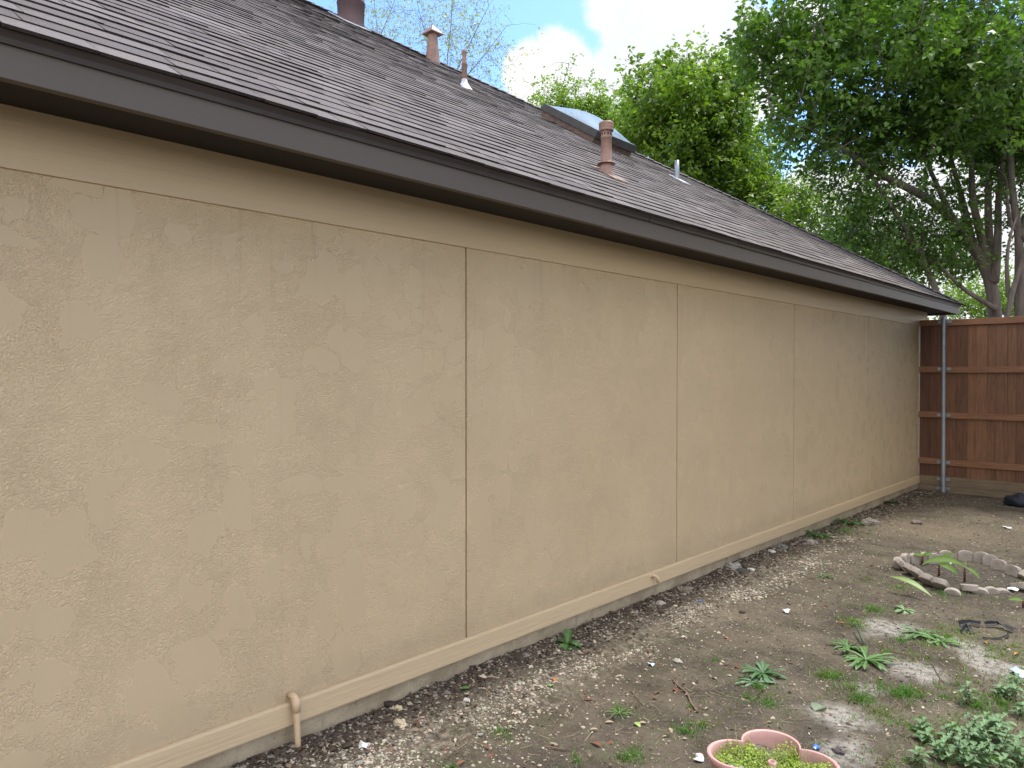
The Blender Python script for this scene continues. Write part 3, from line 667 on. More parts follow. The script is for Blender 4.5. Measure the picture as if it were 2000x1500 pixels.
# lighter trees past the far end of the roof
for (px, py, rx, ry, zz, na, lab) in ((1560, 410, 60, 35, 19, 330, 'yellowish green tree low between the round tree and the leaning one'), (1655, 470, 65, 45, 18, 330, 'low green tree crown over the middle of the sloping hip'),
                                  (1745, 520, 60, 40, 17.5, 240, 'small green tree crown just above the far end of the roof')):
    b5 = at_depth(px, py+60, zz)
    tree('small_tree', lab, 'tree', gnd(b5), [(-1, [gnd(b5)]+D_([(px, py+50), (px+4, py+10)], zz), .09, .04)],
         [(px, py, rx, ry, zz, 1.2, 1), (px-20, py+30, rx*.9, ry*.7, zz, 1.2, .5)], na, 0, .095, YGREEN if px < 1600 else GREEN, per=18, spray=.42, step=.28, dk=.45, bark='bark_dark', group='low trees past the roof')
for (px, py, rx, ry, zz, na, lab) in ((1170, 215, 55, 32, 25, 420, 'green tree top between the skylight and the round tree'), (1075, 205, 38, 22, 25, 190, 'small green tree top left of the skylight'), ):
    b5 = at_depth(px, py+60, zz)
    tree('small_tree', lab, 'tree', gnd(b5), [(-1, [gnd(b5)]+D_([(px, py+50), (px+4, py+10)], zz), .1, .04)],
         [(px, py, rx, ry, zz, 1.2, 1), (px+5, py+35, rx*1.2, ry, zz, 1.2, .8)], na, 0, .11, YGREEN, per=16, spray=.45, step=.3, dk=.5, bark='bark_dark')
b6 = at_depth(1085, 230, 26)
tree('sapling', 'thin pale twiggy tree in front of the white cloud', 'tree', gnd(b6), [(-1, [gnd(b6)]+D_([(1075, 235), (1090, 190), (1105, 150), (1112, 125)], 26), .05, .012), ('near', D_([(1085, 205), (1110, 178), (1135, 150)], 26), .025, .01)],
     [(1105, 165, 35, 35, 26, .8, 1)], 60, 0, .10, YGREEN, per=4, spray=.4, step=.3, dk=.5, bark='bark_dark')
# budding trees with sparse leaves
BUD = ((.20, .25, .04), (.42, .47, .09))
b7 = at_depth(878, 180, 27)
tree('budding_tree', 'nearly bare tree with yellow green buds behind the peaked flue', 'tree', gnd(b7),
     [(-1, [gnd(b7)]+D_([(878, 190), (872, 120), (880, 60), (884, 0), (880, -60)], 27), .05, .012), ('near', D_([(876, 170), (900, 120), (930, 60), (955, 10)], 27), .025, .008), ('near', D_([(874, 170), (850, 110), (825, 50), (812, -10)], 27), .025, .008),
      ('near', D_([(880, 180), (920, 140), (960, 90), (990, 50)], 27), .022, .008)],
     [(895, 60, 90, 85, 27, 1.6, 1.2), (860, -30, 90, 60, 27, 1.6, .5), (955, 110, 45, 55, 27, 1, .5), (830, 60, 45, 60, 27, 1.2, .5)], 900, 0, .085, BUD, per=5, spray=.34, step=.25, dk=.38, clump=.5, rtip=.0042, expo=2.6)
b8 = at_depth(735, 120, 29)
tree('budding_tree', 'faint bare tree with yellow green buds beside the wide mauve roof vent', 'tree', gnd(b8),
     [(-1, [gnd(b8)]+D_([(735, 130), (738, 60), (730, 0), (725, -60)], 29), .04, .01), ('near', D_([(738, 80), (760, 30), (775, -10)], 29), .02, .008)],
     [(735, 40, 45, 55, 29, 1.4, 1), (700, -40, 70, 50, 29, 1.3, .5)], 380, 0, .085, BUD, per=4, spray=.32, step=.25, dk=.38, clump=.5, rtip=.004, expo=2.6)
b10 = np.array((5.0, 11.2, -.1))  # unseen tree, added to keep sky light off the far wall and yard
tree('added_shade_tree', 'broad unseen tree added beyond the right of the frame to shade the yard', 'tree', b10, [(-1, [b10, b10+[0, 0, 1.5], b10+[-.3, -.2, 3.6], b10+[-.6, 0, 5.5]], .2, .06)],
     [], 3600, 0, .15, GREEN, per=22, spray=.5, step=.3, dk=.5, clump=.22, balls=[((5.1, 10.4, 3.9), (1.9, 2.8, 2.2), 1.5), ((5.0, 12.6, 3.7), (1.4, 1.3, 1.3), .8), ((5.9, 12.2, 5.6), (2.4, 2.4, 2.2), 1), ((5.2, 8.6, 5.4), (1.9, 2.0, 1.8), .7)])
# far shrubbery seen between the trunks
b9 = at_depth(1930, 640, 26)
tree('shrub', 'light green shrub glimpsed between the trunks just above the fence', 'shrub', gnd(b9), [(-1, [gnd(b9)]+D_([(1925, 640), (1925, 610)], 26), .08, .03)],
     [(1900, 590, 60, 28, 26, 1.5, 1), (1990, 590, 60, 45, 26, 1.5, 1)], 420, 0, .12, YGREEN, per=16, spray=.45, step=.3, dk=.5, bark='bark_dark')

# utility wires crossing behind the trees
for a, b, lab in (((1250, 437), (2100, 282), 'uppermost thin utility wire against the white cloud gap'), ((1250, 425), (2100, 340), 'second thin utility wire below the uppermost one'),
                  ((1250, 475), (2100, 320), 'third thin utility wire, lowest across the cloud gap'), ((1500, 592), (2200, 566), 'low pale cable just over the fence behind the trunks')):
    A_, B_ = at_depth(*a, 32), at_depth(*b, 34); m = MB()
    m.tube([tuple(A_+(B_-A_)*q/16+np.array([0, 0, -.25*math.sin(math.pi*q/16)])) for q in range(17)], .011, 6)
    tag(m.build('utility_wire', M['wire']), lab, 'wire', 'utility wires')

# ------------------------------------------------------------------ flower ring
def place(px, py):
    g_ = at_ground(px, py); return np.array([g_[0], g_[1], hgt(g_[0], g_[1])])
RC = place(1893, 1127)
stones = [(1757, 1108, 0, 12), (1769, 1101, 0, 5), (1787, 1099, 0, 3), (1806, 1098, 0, -4), (1824, 1099, 0, 6), (1848, 1095, 0, 5), (1886, 1096, 0, 8), (1917, 1101, 0, 10), (1934, 1106, 0, 20), (1950, 1114, 0, 12), (1977, 1124, 0, 15), (1995, 1131, 0, 60),
          (1770, 1114, 0, 42), (1785, 1124, 0, 46), (1801, 1134, 0, 44), (1819, 1143, 0, 50), (1838, 1150, 0, 55), (1861, 1160, 0, 8), (1892, 1153, 0, 80), (1914, 1158, 0, 8), (1935, 1158, 0, 4), (1954, 1156, 0, 10), (1982, 1149, 0, 72)]
words = ['upright at back left', 'leaning out on the left']
def edging(w=.118, h=.115, d=.05):
    m = MB(); pr = [(-w/2, 0), (w/2, 0), (w/2, h*.66)]+[(w/2*math.cos(a)*.98, h*.66+h*.34*math.sin(a)) for a in np.linspace(.25, math.pi-.25, 9)]+[(-w/2, h*.66)]
    n = len(pr); V = [(x_, -d/2, z_) for x_, z_ in pr]+[(x_, d/2, z_) for x_, z_ in pr]
    m.add(V, [tuple(range(n)), tuple(range(n, 2*n))[::-1]]+[(i_, i_+n, (i_+1) % n+n, (i_+1) % n) for i_ in range(n)])
    o = m.build('edging_stone', M['edging'], bevel=.006, loc=(0, 0, 0)); return o
proto = None
def_where = {0: 'leftmost pale edging stone of the flower ring', 12: 'first outward leaning edging stone at the left of the flower ring', 18: 'pale edging stone lying flat at the front of the flower ring',
             22: 'edging stone toppled at the front right of the flower ring', 11: 'edging stone fallen over at the right of the flower ring'}
for q, (px, py, _, tilt) in enumerate(stones):
    o = edging() if proto is None else proto.copy()
    if proto is None: proto = o
    else: COL.objects.link(o)
    p = place(px, py); a = math.atan2(p[1]-RC[1], p[0]-RC[0])
    o.location = (p[0], p[1], p[2]-.012+(.03 if tilt > 35 else 0)-(.055 if q in (17, 19, 20, 21) else 0)); o.rotation_euler = (math.radians(-tilt), random.uniform(-.06, .06), a-math.pi/2+random.uniform(-.15, .15))
    o.scale = (random.uniform(.95, 1.15), 1, random.uniform(.85, 1.05))
    lab = def_where.get(q) or ('scalloped grey edging stone standing upright along the back of the flower ring' if q < 12 else
          'scalloped grey edging stone leaning outward on the left front of the flower ring' if q < 17 else 'scalloped grey edging stone set low along the front of the flower ring')
    ordn = ['', 'second', 'third', 'fourth', 'fifth', 'sixth', 'seventh', 'eighth', 'ninth', 'tenth', 'eleventh'];
    if q < 12 and q not in def_where: lab = ordn[q]+' upright scalloped grey edging stone from the left along the back of the flower ring'
    if 12 < q < 17: lab = ordn[q-12]+' outward leaning edging stone from the left on the front of the ring'
    if q in (17, 19, 20, 21): lab = {17: 'first', 19: 'second', 20: 'third', 21: 'fourth'}[q]+' low sunken edging stone from the left along the front of the ring'
    tag(o, lab, 'edging stone', 'edging stones around the flower ring')

# ------------------------------------------------------------------ plants
def blade(m, pts, widths, up=(0, 0, 1), fold=.25, col=(.1, .2, .05), rib=None):
    pts = [Vector(p) for p in pts]; V = []; F = []; n = len(pts); U = Vector(up)
    for i_, p in enumerate(pts):
        t_ = (pts[min(i_+1, n-1)]-pts[max(i_-1, 0)]).normalized(); s_ = t_.cross(U)
        if s_.length < .05: s_ = t_.cross(Vector((1, .3, 0)))
        s_.normalize(); nn = s_.cross(t_); w_ = widths[i_]
        V += [p-s_*w_+nn*w_*fold, p, p+s_*w_+nn*w_*fold]
    for i_ in range(n-1):
        a = i_*3; F += [(a, a+1, a+4, a+3), (a+1, a+2, a+5, a+4)]
    k0 = len(m.v); m.add(V, F, tuple(col))
    if rib is not None:
        for i_ in range(n): m.c[k0+i_*3+1] = tuple(rib)
def arc(p0, d, L, droop, n=7):
    p = Vector(p0); d = Vector(d).normalized(); out = [p.copy()]
    for _ in range(n-1):
        d = (d+Vector((0, 0, -droop/(n-1)))).normalized(); p = p+d*(L/(n-1)); out.append(p.copy())
    return out
LW = [0, .6, .95, 1, .85, .55, 0]
def banana(px, py, label, leaves, sh, col=(.12, .24, .045)):
    p = place(px, py); root = empty('canna_plant', tuple(p), label, 'plant', 'young broad leaved plants at the flower ring')
    m = MB(); top = p+np.array([0, 0, sh]); m.tube([tuple(p-[0, 0, .02]), tuple(p+[0, 0, sh*.5]), tuple(top)], [.010, .009, .006], 8, col=(.11, .045, .03)); m.build('stem', M['weed'], root, True)
    for (ddx, ddy, dz, L, wd, dr) in leaves:
        m = MB(); dvec = RIGHT*ddx+np.array([-ss, cc, 0])*ddy+np.array([0, 0, dz]); pts = arc(top, dvec, L, dr, 9)
        ws = [.10, .45, .8, 1, 1, .9, .7, .4, 0]; blade(m, pts, [wd*.8*q for q in ws], up=tuple(-FWD*.9+np.array([0, 0, .55])), fold=.3, col=np.array(col)*random.uniform(.85, 1.15), rib=(.25, .36, .10)); m.build('leaf', M['weed'], root, True)
banana(1802, 1101, 'small two leaved plant at the back left of the flower ring', [(-1, -.1, .7, .10, .022, .8), (1, -.2, .7, .09, .024, .6), (.3, -.6, .8, .05, .015, .5)], .085)
banana(1834, 1126, 'plant with curled drooping leaf in the middle of the flower ring', [(.5, -.2, 1.4, .16, .028, 1.2), (.9, -.5, .25, .17, .035, 1.4)], .10)
banana(1884, 1136, 'tallest plant with one long leaf arching left in the flower ring', [(-1, .1, .95, .38, .036, 1.4), (.7, -.5, -.05, .15, .022, 1.3), (.25, .1, 1.2, .08, .008, .2)], .12)
banana(1999, 1186, 'reddish stemmed plant at the right edge right of the ring', [(-1, 0, .5, .12, .02, .7), (.8, 0, .9, .13, .02, .8)], .05)
m = MB(); p = place(1779, 1164); dv = RIGHT*.75+np.array([-ss, cc, 0])*-1.35
pts = [Vector(p)+Vector(dv)*k_*.115+Vector((0, 0, .03+.075*(1-k_)/2+.03*math.sin(math.pi*(k_+1)/2.0))) for k_ in np.linspace(-1, 1, 9)]
blade(m, pts, [.005, .017, .027, .033, .033, .029, .021, .011, 0], up=tuple(-FWD*.5+np.array([0, 0, 1])), fold=.3, col=(.15, .27, .06), rib=(.26, .36, .12)); tag(m.build('fallen_leaf', M['weed'], smooth=True), 'single long green leaf lying on the dirt left front of the flower ring', 'leaf')

def rosette(px, py, label, n, L, wd, col, rise=.5, cat='weed', name='broadleaf_weed', group='leafy weeds in the dirt', azs=None, lobed=True):
    p = place(px, py); root = empty(name, tuple(p), label, cat, group); m = MB()
    n = int(n*1.5); wd = wd*.72
    for q in range(n):
        a = azs[q % len(azs)] if azs else q*2.4+random.uniform(-.3, .3); l_ = L*random.uniform(.6, 1.1)
        d = (math.cos(a), math.sin(a), random.uniform(.25, 1)*rise); pts = arc(p+np.array([0, 0, .004]), d, l_, random.uniform(.4, .9)*(rise+.4), 9)
        ws = [.18, .3, .55, .6, .9, .8, 1, .7, 0]
        if lobed: ws = [w_*random.uniform(.5, 1.3) for w_ in ws]
        blade(m, pts, [wd*w_*.5 for w_ in ws], fold=random.uniform(.1, .5), col=np.array(col)*random.uniform(.55, 1.45), rib=np.array(col)*1.5)
    m.build('leaves', M['weed'], root, True); return root
rosette(1490, 1318, 'dark broadleaf weed clump left of the pale patch, behind the pink planter', 16, .15, .042, (.055, .125, .045), .7)
rosette(1475, 1335, 'bluish green leaf fan spreading at the foot of the dark weed clump', 7, .15, .05, (.10, .17, .10), .25)
rosette(1692, 1292, 'largest bright green weed rosette in the middle of the yard', 20, .19, .042, (.085, .175, .045), .55)
rosette(1655, 1268, 'smaller green weed just behind the largest rosette', 12, .13, .035, (.075, .16, .04), .5)
rosette(1800, 1240, 'green broadleaf weed left of the black plastic scraps', 13, .16, .04, (.07, .16, .04), .7)
rosette(1835, 1252, 'light green weed growing in the grass before the black scraps', 12, .14, .035, (.10, .20, .05), .6)
rosette(1765, 1192, 'pale leaved weed below the fallen long leaf', 8, .11, .05, (.15, .25, .10), .6)
rosette(1108, 1262, 'lone rounded green weed beside the gravel at the wall foot', 5, .12, .09, (.07, .15, .045), 2.6, lobed=False)
rosette(1596, 1048, 'green weed tuft against the foundation near the fourth wall seam', 14, .20, .05, (.05, .11, .035), .7)
rosette(1655, 1024, 'wide green weed patch against the foundation, farther of two', 18, .26, .05, (.05, .115, .03), .6)
rosette(1742, 984, 'small dark weed at the foundation close to the fence', 12, .18, .05, (.035, .08, .025), .7)
rosette(1780, 948, 'dark weed in the corner where wall meets fence', 9, .16, .05, (.03, .065, .022), 1.0)
rosette(1612, 1128, 'small green weed in dirt between wall and flower ring', 9, .10, .025, (.06, .12, .035), .6)
rosette(1210, 1394, 'small grassy weed in the foreground dirt', 12, .09, .012, (.08, .16, .04), .8)
# upright leafy plants, lower right
def leafy(px, py, h, label, nst=3):
    p = place(px, py); root = empty('leafy_weed', tuple(p), label, 'weed', 'upright leafy weeds at lower right')
    ms = MB(); ml = MB()
    for s_ in range(nst):
        lean = Vector((random.uniform(-.5, .5), random.uniform(-.5, .5), 1)).normalized(); hh = h*random.uniform(.55, 1.1); b_ = Vector(p)+Vector((random.uniform(-.03, .03), random.uniform(-.03, .03), 0))
        ms.tube([b_, b_+lean*hh*.5, b_+lean*hh], [.0028, .0022, .0014], 5, col=(.14, .10, .05))
        nn = 4
        for q in range(nn):
            f_ = .25+.75*q/(nn-1)
            for sg in (0, math.pi):
                a = q*1.57+sg+random.uniform(-.3, .3); L_ = .060*random.uniform(.7, 1.15)*(1-.25*f_)
                pts = arc(b_+lean*hh*f_, (math.cos(a), math.sin(a), .45), L_, .7, 5); c_ = np.array((.12, .215, .085))*random.uniform(.75, 1.4)
                blade(ml, pts, [.002, L_*.24, L_*.28, L_*.18, 0], fold=.25, col=c_)
    ms.build('stem', M['weed'], root); ml.build('leaves', M['weed'], root, True)
lw = [(1850, 1440, .10), (1870, 1470, .13), (1888, 1455, .13), (1905, 1440, .12), (1925, 1462, .14), (1945, 1438, .13), (1960, 1475, .14), (1880, 1495, .13), (1910, 1498, .12), (1938, 1500, .12), (1975, 1455, .11), (1990, 1490, .12), (1845, 1482, .09),
      (1898, 1380, .09), (1975, 1372, .10), (1950, 1362, .08), (1788, 1428, .07), (1795, 1445, .06), (1990, 1400, .08), (1918, 1425, .08), (1990, 1350, .07), (1778, 1488, .06)]
row = ['at the far left of', 'left of centre in', 'in the centre of', 'right of centre in', 'at the right of']
for q, (px, py, h) in enumerate(lw):
    if q < 13: lab = ['leftmost', 'second from left', 'third', 'fourth', 'fifth', 'sixth', 'seventh', 'front row left', 'front row centre', 'front row right', 'back right', 'far bottom right', 'small bottom left'][q]+' leafy green weed in the dense bottom right patch'
    elif px < 1800: lab = {1428: 'taller upright weed standing alone left of the dense patch', 1445: 'shorter upright weed just in front of the lone taller one', 1488: 'tiny upright weed at the bottom edge left of the dense patch'}[py]
    else: lab = ['nearest', 'second', 'third', 'fourth', 'fifth', 'sixth', 'seventh', 'eighth', 'ninth'][q-13]+' sparse upright weed just behind the dense bottom right patch'
    leafy(px, py, h, lab, 3 if q < 13 else 2)

# grass: blades in tufts and thin cover
def grass_blades(centres):
    P_, D2, Ls, Ws, Cs_ = [], [], [], [], []
    for (cx, cy, r, n_, h_, c0) in centres:
        aa = rng.random(n_)*2*math.pi; rr = r*np.abs(rng.normal(0, .75, n_))*(1+.35*np.sin(aa*3+cx*40)+.25*np.sin(aa*5+cy*30)); xx = cx+np.cos(aa)*rr; yy = cy+np.sin(aa)*rr
        for x_, y_ in zip(xx, yy):
            if x_ < .03: continue
            P_.append((x_, y_, hgt(x_, y_)-.003)); D2.append((rng.normal(0, .45), rng.normal(0, .45), 1)); Ls.append(h_*rng.uniform(.25, 1.1)); Ws.append(rng.uniform(.0014, .0028)); Cs_.append(np.array(c0)*rng.uniform(.65, 1.35))
    P_ = np.array(P_); D2 = unit(np.array(D2)); Ls = np.array(Ls)[:, None]; Ws = np.array(Ws)[:, None]
    sd2 = unit(np.cross(D2, rng.normal(0, 1, P_.shape))); bend = np.stack([D2[:, 0], D2[:, 1], np.zeros(len(P_))], 1)
    mid = P_+D2*Ls*.55; tip = P_+D2*Ls*.9+bend*Ls*.5+np.array([0, 0, -.12])*Ls
    V_ = np.stack([P_-sd2*Ws, P_+sd2*Ws, mid+sd2*Ws*.8, mid-sd2*Ws*.8, tip, tip+sd2*Ws*.15], 1).reshape(-1, 3); b_ = np.arange(len(P_))[:, None]*6
    return V_, np.concatenate([b_+[0, 1, 2, 3], b_+[3, 2, 5, 4]]), np.repeat(np.array(Cs_), 6, 0)
G1 = (.11, .23, .045); G2 = (.17, .26, .07); G3 = (.20, .17, .09)
tuft = [(1480, 1345, .12, 150, .05), (1500, 1375, .10, 220, .035), (1340, 1430, .07, 120, .05), (1370, 1420, .06, 70, .05), (1460, 1362, .1, 90, .04), (1615, 1318, .09, 200, .05), (1630, 1322, .06, 160, .05), (1680, 1366, .09, 260, .06), (1665, 1345, .06, 120, .05), (1770, 1352, .09, 320, .065),
        (1757, 1358, .06, 150, .06), (1705, 1190, .14, 260, .05), (1665, 1215, .09, 200, .05), (1675, 1225, .08, 160, .045), (1850, 1245, .2, 420, .045), (1880, 1232, .12, 220, .045), (1815, 1260, .12, 160, .04), (1760, 1250, .07, 120, .05), (1235, 1480, .08, 140, .045), (1225, 1490, .06, 80, .05), (1128, 1490, .05, 50, .04), (975, 1430, .06, 80, .035), (985, 1440, .06, 80, .03),
        (1208, 1385, .04, 70, .05), (1395, 1290, .07, 60, .03), (1760, 1150, .15, 180, .04), (1840, 1160, .12, 130, .04), (1700, 1135, .2, 150, .03), (1960, 1380, .15, 200, .05), (1910, 1385, .12, 200, .05), (1985, 1330, .15, 200, .04), (1990, 1260, .2, 200, .035), (1935, 1270, .12, 120, .035), (1870, 1340, .12, 90, .04),
        (1730, 1395, .07, 90, .04), (1650, 1040, .3, 260, .06), (1600, 1052, .15, 120, .05), (1550, 1090, .15, 60, .03), (1450, 1115, .1, 30, .03), (1110, 1195+60, .05, 30, .03), (1240, 1170, .06, 30, .03), (880, 1500, .08, 60, .03), (1350, 1380, .05, 40, .03), (1800, 1420, .1, 100, .04), (1860, 1420, .1, 110, .045), (1940, 1490, .25, 420, .05), (1880, 1480, .2, 300, .045)]
cs = []
for px, py, r, n_, h_ in tuft:
    p = place(px, py); cs.append((p[0], p[1], r, n_, h_, random.choice([G1, G1, G2])))
for _ in range(900):      # thin scattered cover, thicker towards the lower right
    x_ = rng.uniform(.5, 4.2); y_ = rng.uniform(1.8, 11.5); k_ = .3+.7*min(1, max(0, (x_-.9)/1.2))*(1 if y_ < 7 else .5)
    if mnoise.noise(Vector((x_*1.6, y_*1.6, 4))) > .25-.5*k_: cs.append((x_, y_, rng.uniform(.03, .12), int(rng.uniform(8, 34)*k_), rng.uniform(.015, .035), random.choice([G1, G2, G3])))
for _ in range(260):      # the lower right corner is greener
    px, py = rng.uniform(1700, 2080), rng.uniform(1260, 1540); p = at_ground(px, py)
    if mnoise.noise(Vector((p[0]*3, p[1]*3, 9))) > -.12: cs.append((p[0], p[1], rng.uniform(.03, .09), int(rng.uniform(10, 34)), rng.uniform(.02, .045), random.choice([G1, G2, G3])))
V_, Q_, C_ = grass_blades(cs); tag(np_mesh('grass', V_, Q_, C_, M['weed']), 'short patchy green grass growing through the dirt', 'grass', kind='stuff')
# dry grass strands lying flat
n_ = 2600; X_ = rng.uniform(.6, 4.0, n_); Y_ = rng.uniform(2.0, 8.0, n_); a = rng.random(n_)*2*math.pi; Z_ = np.array([hgt(x_, y_) for x_, y_ in zip(X_, Y_)])+.004
d = np.stack([np.cos(a), np.sin(a), rng.normal(0, .12, n_)], 1); L_ = rng.uniform(.015, .07, n_)[:, None]; P_ = np.stack([X_, Y_, Z_], 1); s_ = unit(np.cross(d, [0, 0, 1]))*.0011
V_ = np.stack([P_-s_, P_+s_, P_+d*L_+s_, P_+d*L_-s_], 1).reshape(-1, 3); C_ = np.repeat(np.array([(.33, .27, .17)])*rng.uniform(.5, 1.2, (n_, 1)), 4, 0)
tag(np_mesh('dry_grass', V_, np.arange(len(V_)).reshape(-1, 4), C_, M['debris']), 'straw coloured dry grass strands strewn over the dirt', 'straw', kind='stuff')

# gravel and small debris
def pebbles(X_, Y_, R_, cols, flat=.6, name='gravel'):
    n_ = len(X_); base = np.array([(1, 0, 0), (0, 1, 0), (-1, 0, 0), (0, -1, 0), (.6, .6, .75), (-.6, .5, .75), (-.5, -.6, .75), (.6, -.55, .75)], float)
    q = base[None]+rng.normal(0, .22, (n_, 8, 3)); a = rng.random(n_)*2*math.pi; ca, sa = np.cos(a)[:, None], np.sin(a)[:, None]
    st_ = rng.uniform(.6, 1.3, (n_, 1)); x_ = q[..., 0]*st_; y_ = q[..., 1]; q = np.stack([x_*ca-y_*sa, x_*sa+y_*ca, q[..., 2]*flat], -1)*R_[:, None, None]
    Z_ = np.array([hgt(a_, b_) for a_, b_ in zip(X_, Y_)]); q += np.stack([X_, Y_, Z_], -1)[:, None]
    F = np.array([(4, 5, 6, 7), (0, 1, 5, 4), (1, 2, 6, 5), (2, 3, 7, 6), (3, 0, 4, 7)]); Q_ = (np.arange(n_)[:, None, None]*8+F[None]).reshape(-1, 4)
    return np_mesh(name, q.reshape(-1, 3), Q_, np.repeat(cols, 8, 0), M['stone'])
n_ = 26000; Y_ = 1.2+rng.random(n_)**1.15*7.2; wv = np.array([.18*mnoise.noise(Vector((0, y_*.9, 1))) for y_ in Y_])
X_ = .44+wv+rng.normal(0, .15, n_); k_ = X_ > .03; keep = np.array([mnoise.noise(Vector((a_*4, b_*2.2, 7)))+.35+.25*mnoise.noise(Vector((a_*14, b_*14, 7))) > rng.random()*.95+.08 for a_, b_ in zip(X_, Y_)]) & k_; X_, Y_ = X_[keep], Y_[keep]
R_ = rng.gamma(2.6, .0016, len(X_))+.002; cols = np.array([(.47, .42, .34)])*rng.uniform(.35, 1.3, (len(X_), 1))*(1+rng.normal(0, .05, (len(X_), 3)))
tag(pebbles(X_, Y_, R_, cols), 'pale crushed gravel strewn in a strip beside the wall', 'gravel', kind='stuff')
n_ = 22000; X_ = rng.uniform(.05, 4.2, n_); Y_ = rng.uniform(1.5, 12.4, n_); R_ = rng.gamma(1.6, .0019, n_)+.0015
cols = np.where(rng.random((n_, 1)) < .5, np.array([(.34, .29, .22)]), np.array([(.13, .10, .075)]))*rng.uniform(.4, 1.5, (n_, 1)); tag(pebbles(X_, Y_, R_, cols, name='pebbles'), 'small tan and grey pebbles scattered across the dirt yard', 'pebbles', kind='stuff')
# clods and leaf litter against the foundation
n_ = 7500; Y_ = rng.uniform(1.3, 12.4, n_); X_ = np.abs(rng.normal(.06, .13, n_))+.012; R_ = rng.gamma(1.6, .0030, n_)+.002
cols = np.where(rng.random((n_, 1)) < .6, np.array([(.085, .065, .050)]), np.array([(.30, .26, .21)]))*rng.uniform(.6, 1.4, (n_, 1)); tag(pebbles(X_, Y_, R_, cols, .8, 'soil_clods'), 'dark crumbly soil clods and bits heaped along the foundation', 'soil', kind='stuff')
def chips(n_, xf, yf, L0, L1, palette, name, label, cat):
    X_ = xf(n_); Y_ = yf(n_); Z_ = np.array([hgt(a_, b_) for a_, b_ in zip(X_, Y_)])+rng.uniform(.002, .010, n_); P_ = np.stack([X_, Y_, Z_], 1)
    a = rng.random(n_)*2*math.pi; d = unit(np.stack([np.cos(a), np.sin(a), rng.normal(0, .25, n_)], 1)); L_ = rng.uniform(L0, L1, n_)*rng.uniform(.4, 1, n_)
    V_, Q_ = leaf_quads(P_, d, unit(rng.normal(0, .3, (n_, 3))+[0, 0, 1]), L_, L_*rng.uniform(.12, .35, n_)); c_ = np.array(palette)[rng.integers(0, len(palette), n_)]*rng.uniform(.6, 1.25, (n_, 1))
    tag(np_mesh(name, V_, Q_, np.repeat(c_, 4, 0), M['debris']), label, cat, kind='stuff')
chips(4500, lambda n: np.abs(rng.normal(.05, .2, n))+.02, lambda n: rng.uniform(1.4, 12.4, n), .02, .055, [(.15, .10, .07), (.25, .19, .13), (.09, .06, .045), (.36, .31, .24)], 'leaf_litter', 'crumbled brown leaf litter along the foot of the wall', 'leaf litter')
chips(9000, lambda n: rng.uniform(.3, 4.2, n), lambda n: rng.uniform(1.6, 12.3, n), .008, .035, [(.42, .35, .25), (.16, .11, .075), (.30, .24, .17), (.5, .45, .36), (.20, .10, .06)], 'bark_chips', 'tiny wood and leaf chips sprinkled over the whole yard', 'chips')
# single dead leaves one can point at
dl = [(1417, 1247, 'o'), (1083, 1326, 'o'), (1150, 1362, 'r'), (1320, 1345, 'r'), (1283, 1352, 'r'), (1278, 1362, 'r'), (1190, 1455, 'r'), (1165, 1458, 'r'), (950, 1462, 'r'), (955, 1475, 'r'), (1370, 1478, 'o'), (1360, 1487, 'r'), (1310, 1428, 't'), (1298, 1442, 't'), (826, 1410, 'r'), (815, 1418, 'r'), (778, 1418, 't'), (870, 1462, 'r'), (660, 1500, 't'), (1085, 1455, 't'), (900, 1495, 'r'), (1420, 1300, 'r'), (1440, 1304, 'r'), (1460, 1210, 'r'), (1480, 1212, 'r'), (1643, 1220, 'o'), (1925, 1255, 'o'), (1985, 1278, 'o'), (1570, 1266, 't'), (1612, 1184, 'r'), (1676, 1340, 't'), (1445, 1492, 't'), (1380, 1385, 't'), (1395, 1325, 't'), (1025, 1412, 't'), (1190, 1410, 't'), (1052, 1392, 't'), (1255, 1415, 't'), (1720, 1255, 't'), (1160, 1430, 't')]
LC = {'o': ((.38, .17, .07), 'orange tan dead leaf lying'), 'r': ((.17, .075, .05), 'curled reddish brown dead leaf lying'), 't': ((.33, .27, .18), 'pale tan dead leaf lying')}
for px, py, k_ in dl:
    p = place(px, py); m = MB(); a = random.random()*6.28; L_ = random.uniform(.035, .062)*(.8 if k_ == 't' else 1); b_ = p+np.array([-math.cos(a)*L_/2, -math.sin(a)*L_/2, .004]); c_, lab = LC[k_]
    blade(m, arc(b_, (math.cos(a), math.sin(a), random.uniform(.1, .45)), L_, random.uniform(.4, 1.0), 7), [L_*.21*w_ for w_ in LW], fold=random.uniform(.2, .7), col=np.array(c_)*random.uniform(.75, 1.25))
    lab += (' near the drain pipe at lower left' if px < 840 else ' left of centre at the bottom of the yard' if px < 1000 else ' in the middle foreground' if px < 1250 and py > 1400 else ' beside the gravel strip' if px < 1180 else ' left of the pink planter' if px < 1400 and py > 1400 else ' near the longest stick' if px < 1350 else ' between the gravel and the green weeds' if px < 1630 else ' on the right side of the yard')
    tag(m.build('dead_leaf', M['debris'], smooth=True), lab, 'leaf', {'o': 'orange dead leaves', 'r': 'reddish brown dead leaves', 't': 'tan dead leaves'}[k_])
def green_leaf(px, py, L_, label, col=(.09, .19, .05)):
    p = place(px, py); m = MB(); a = random.random()*6.28; b_ = p+np.array([-math.cos(a)*L_/2, -math.sin(a)*L_/2, .008])
    blade(m, arc(b_, (math.cos(a), math.sin(a), .35), L_, .8, 7), [L_*.3*w_ for w_ in LW], fold=.2, col=col, rib=np.array(col)*1.5); tag(m.build('fallen_leaf', M['weed'], smooth=True), label, 'leaf')
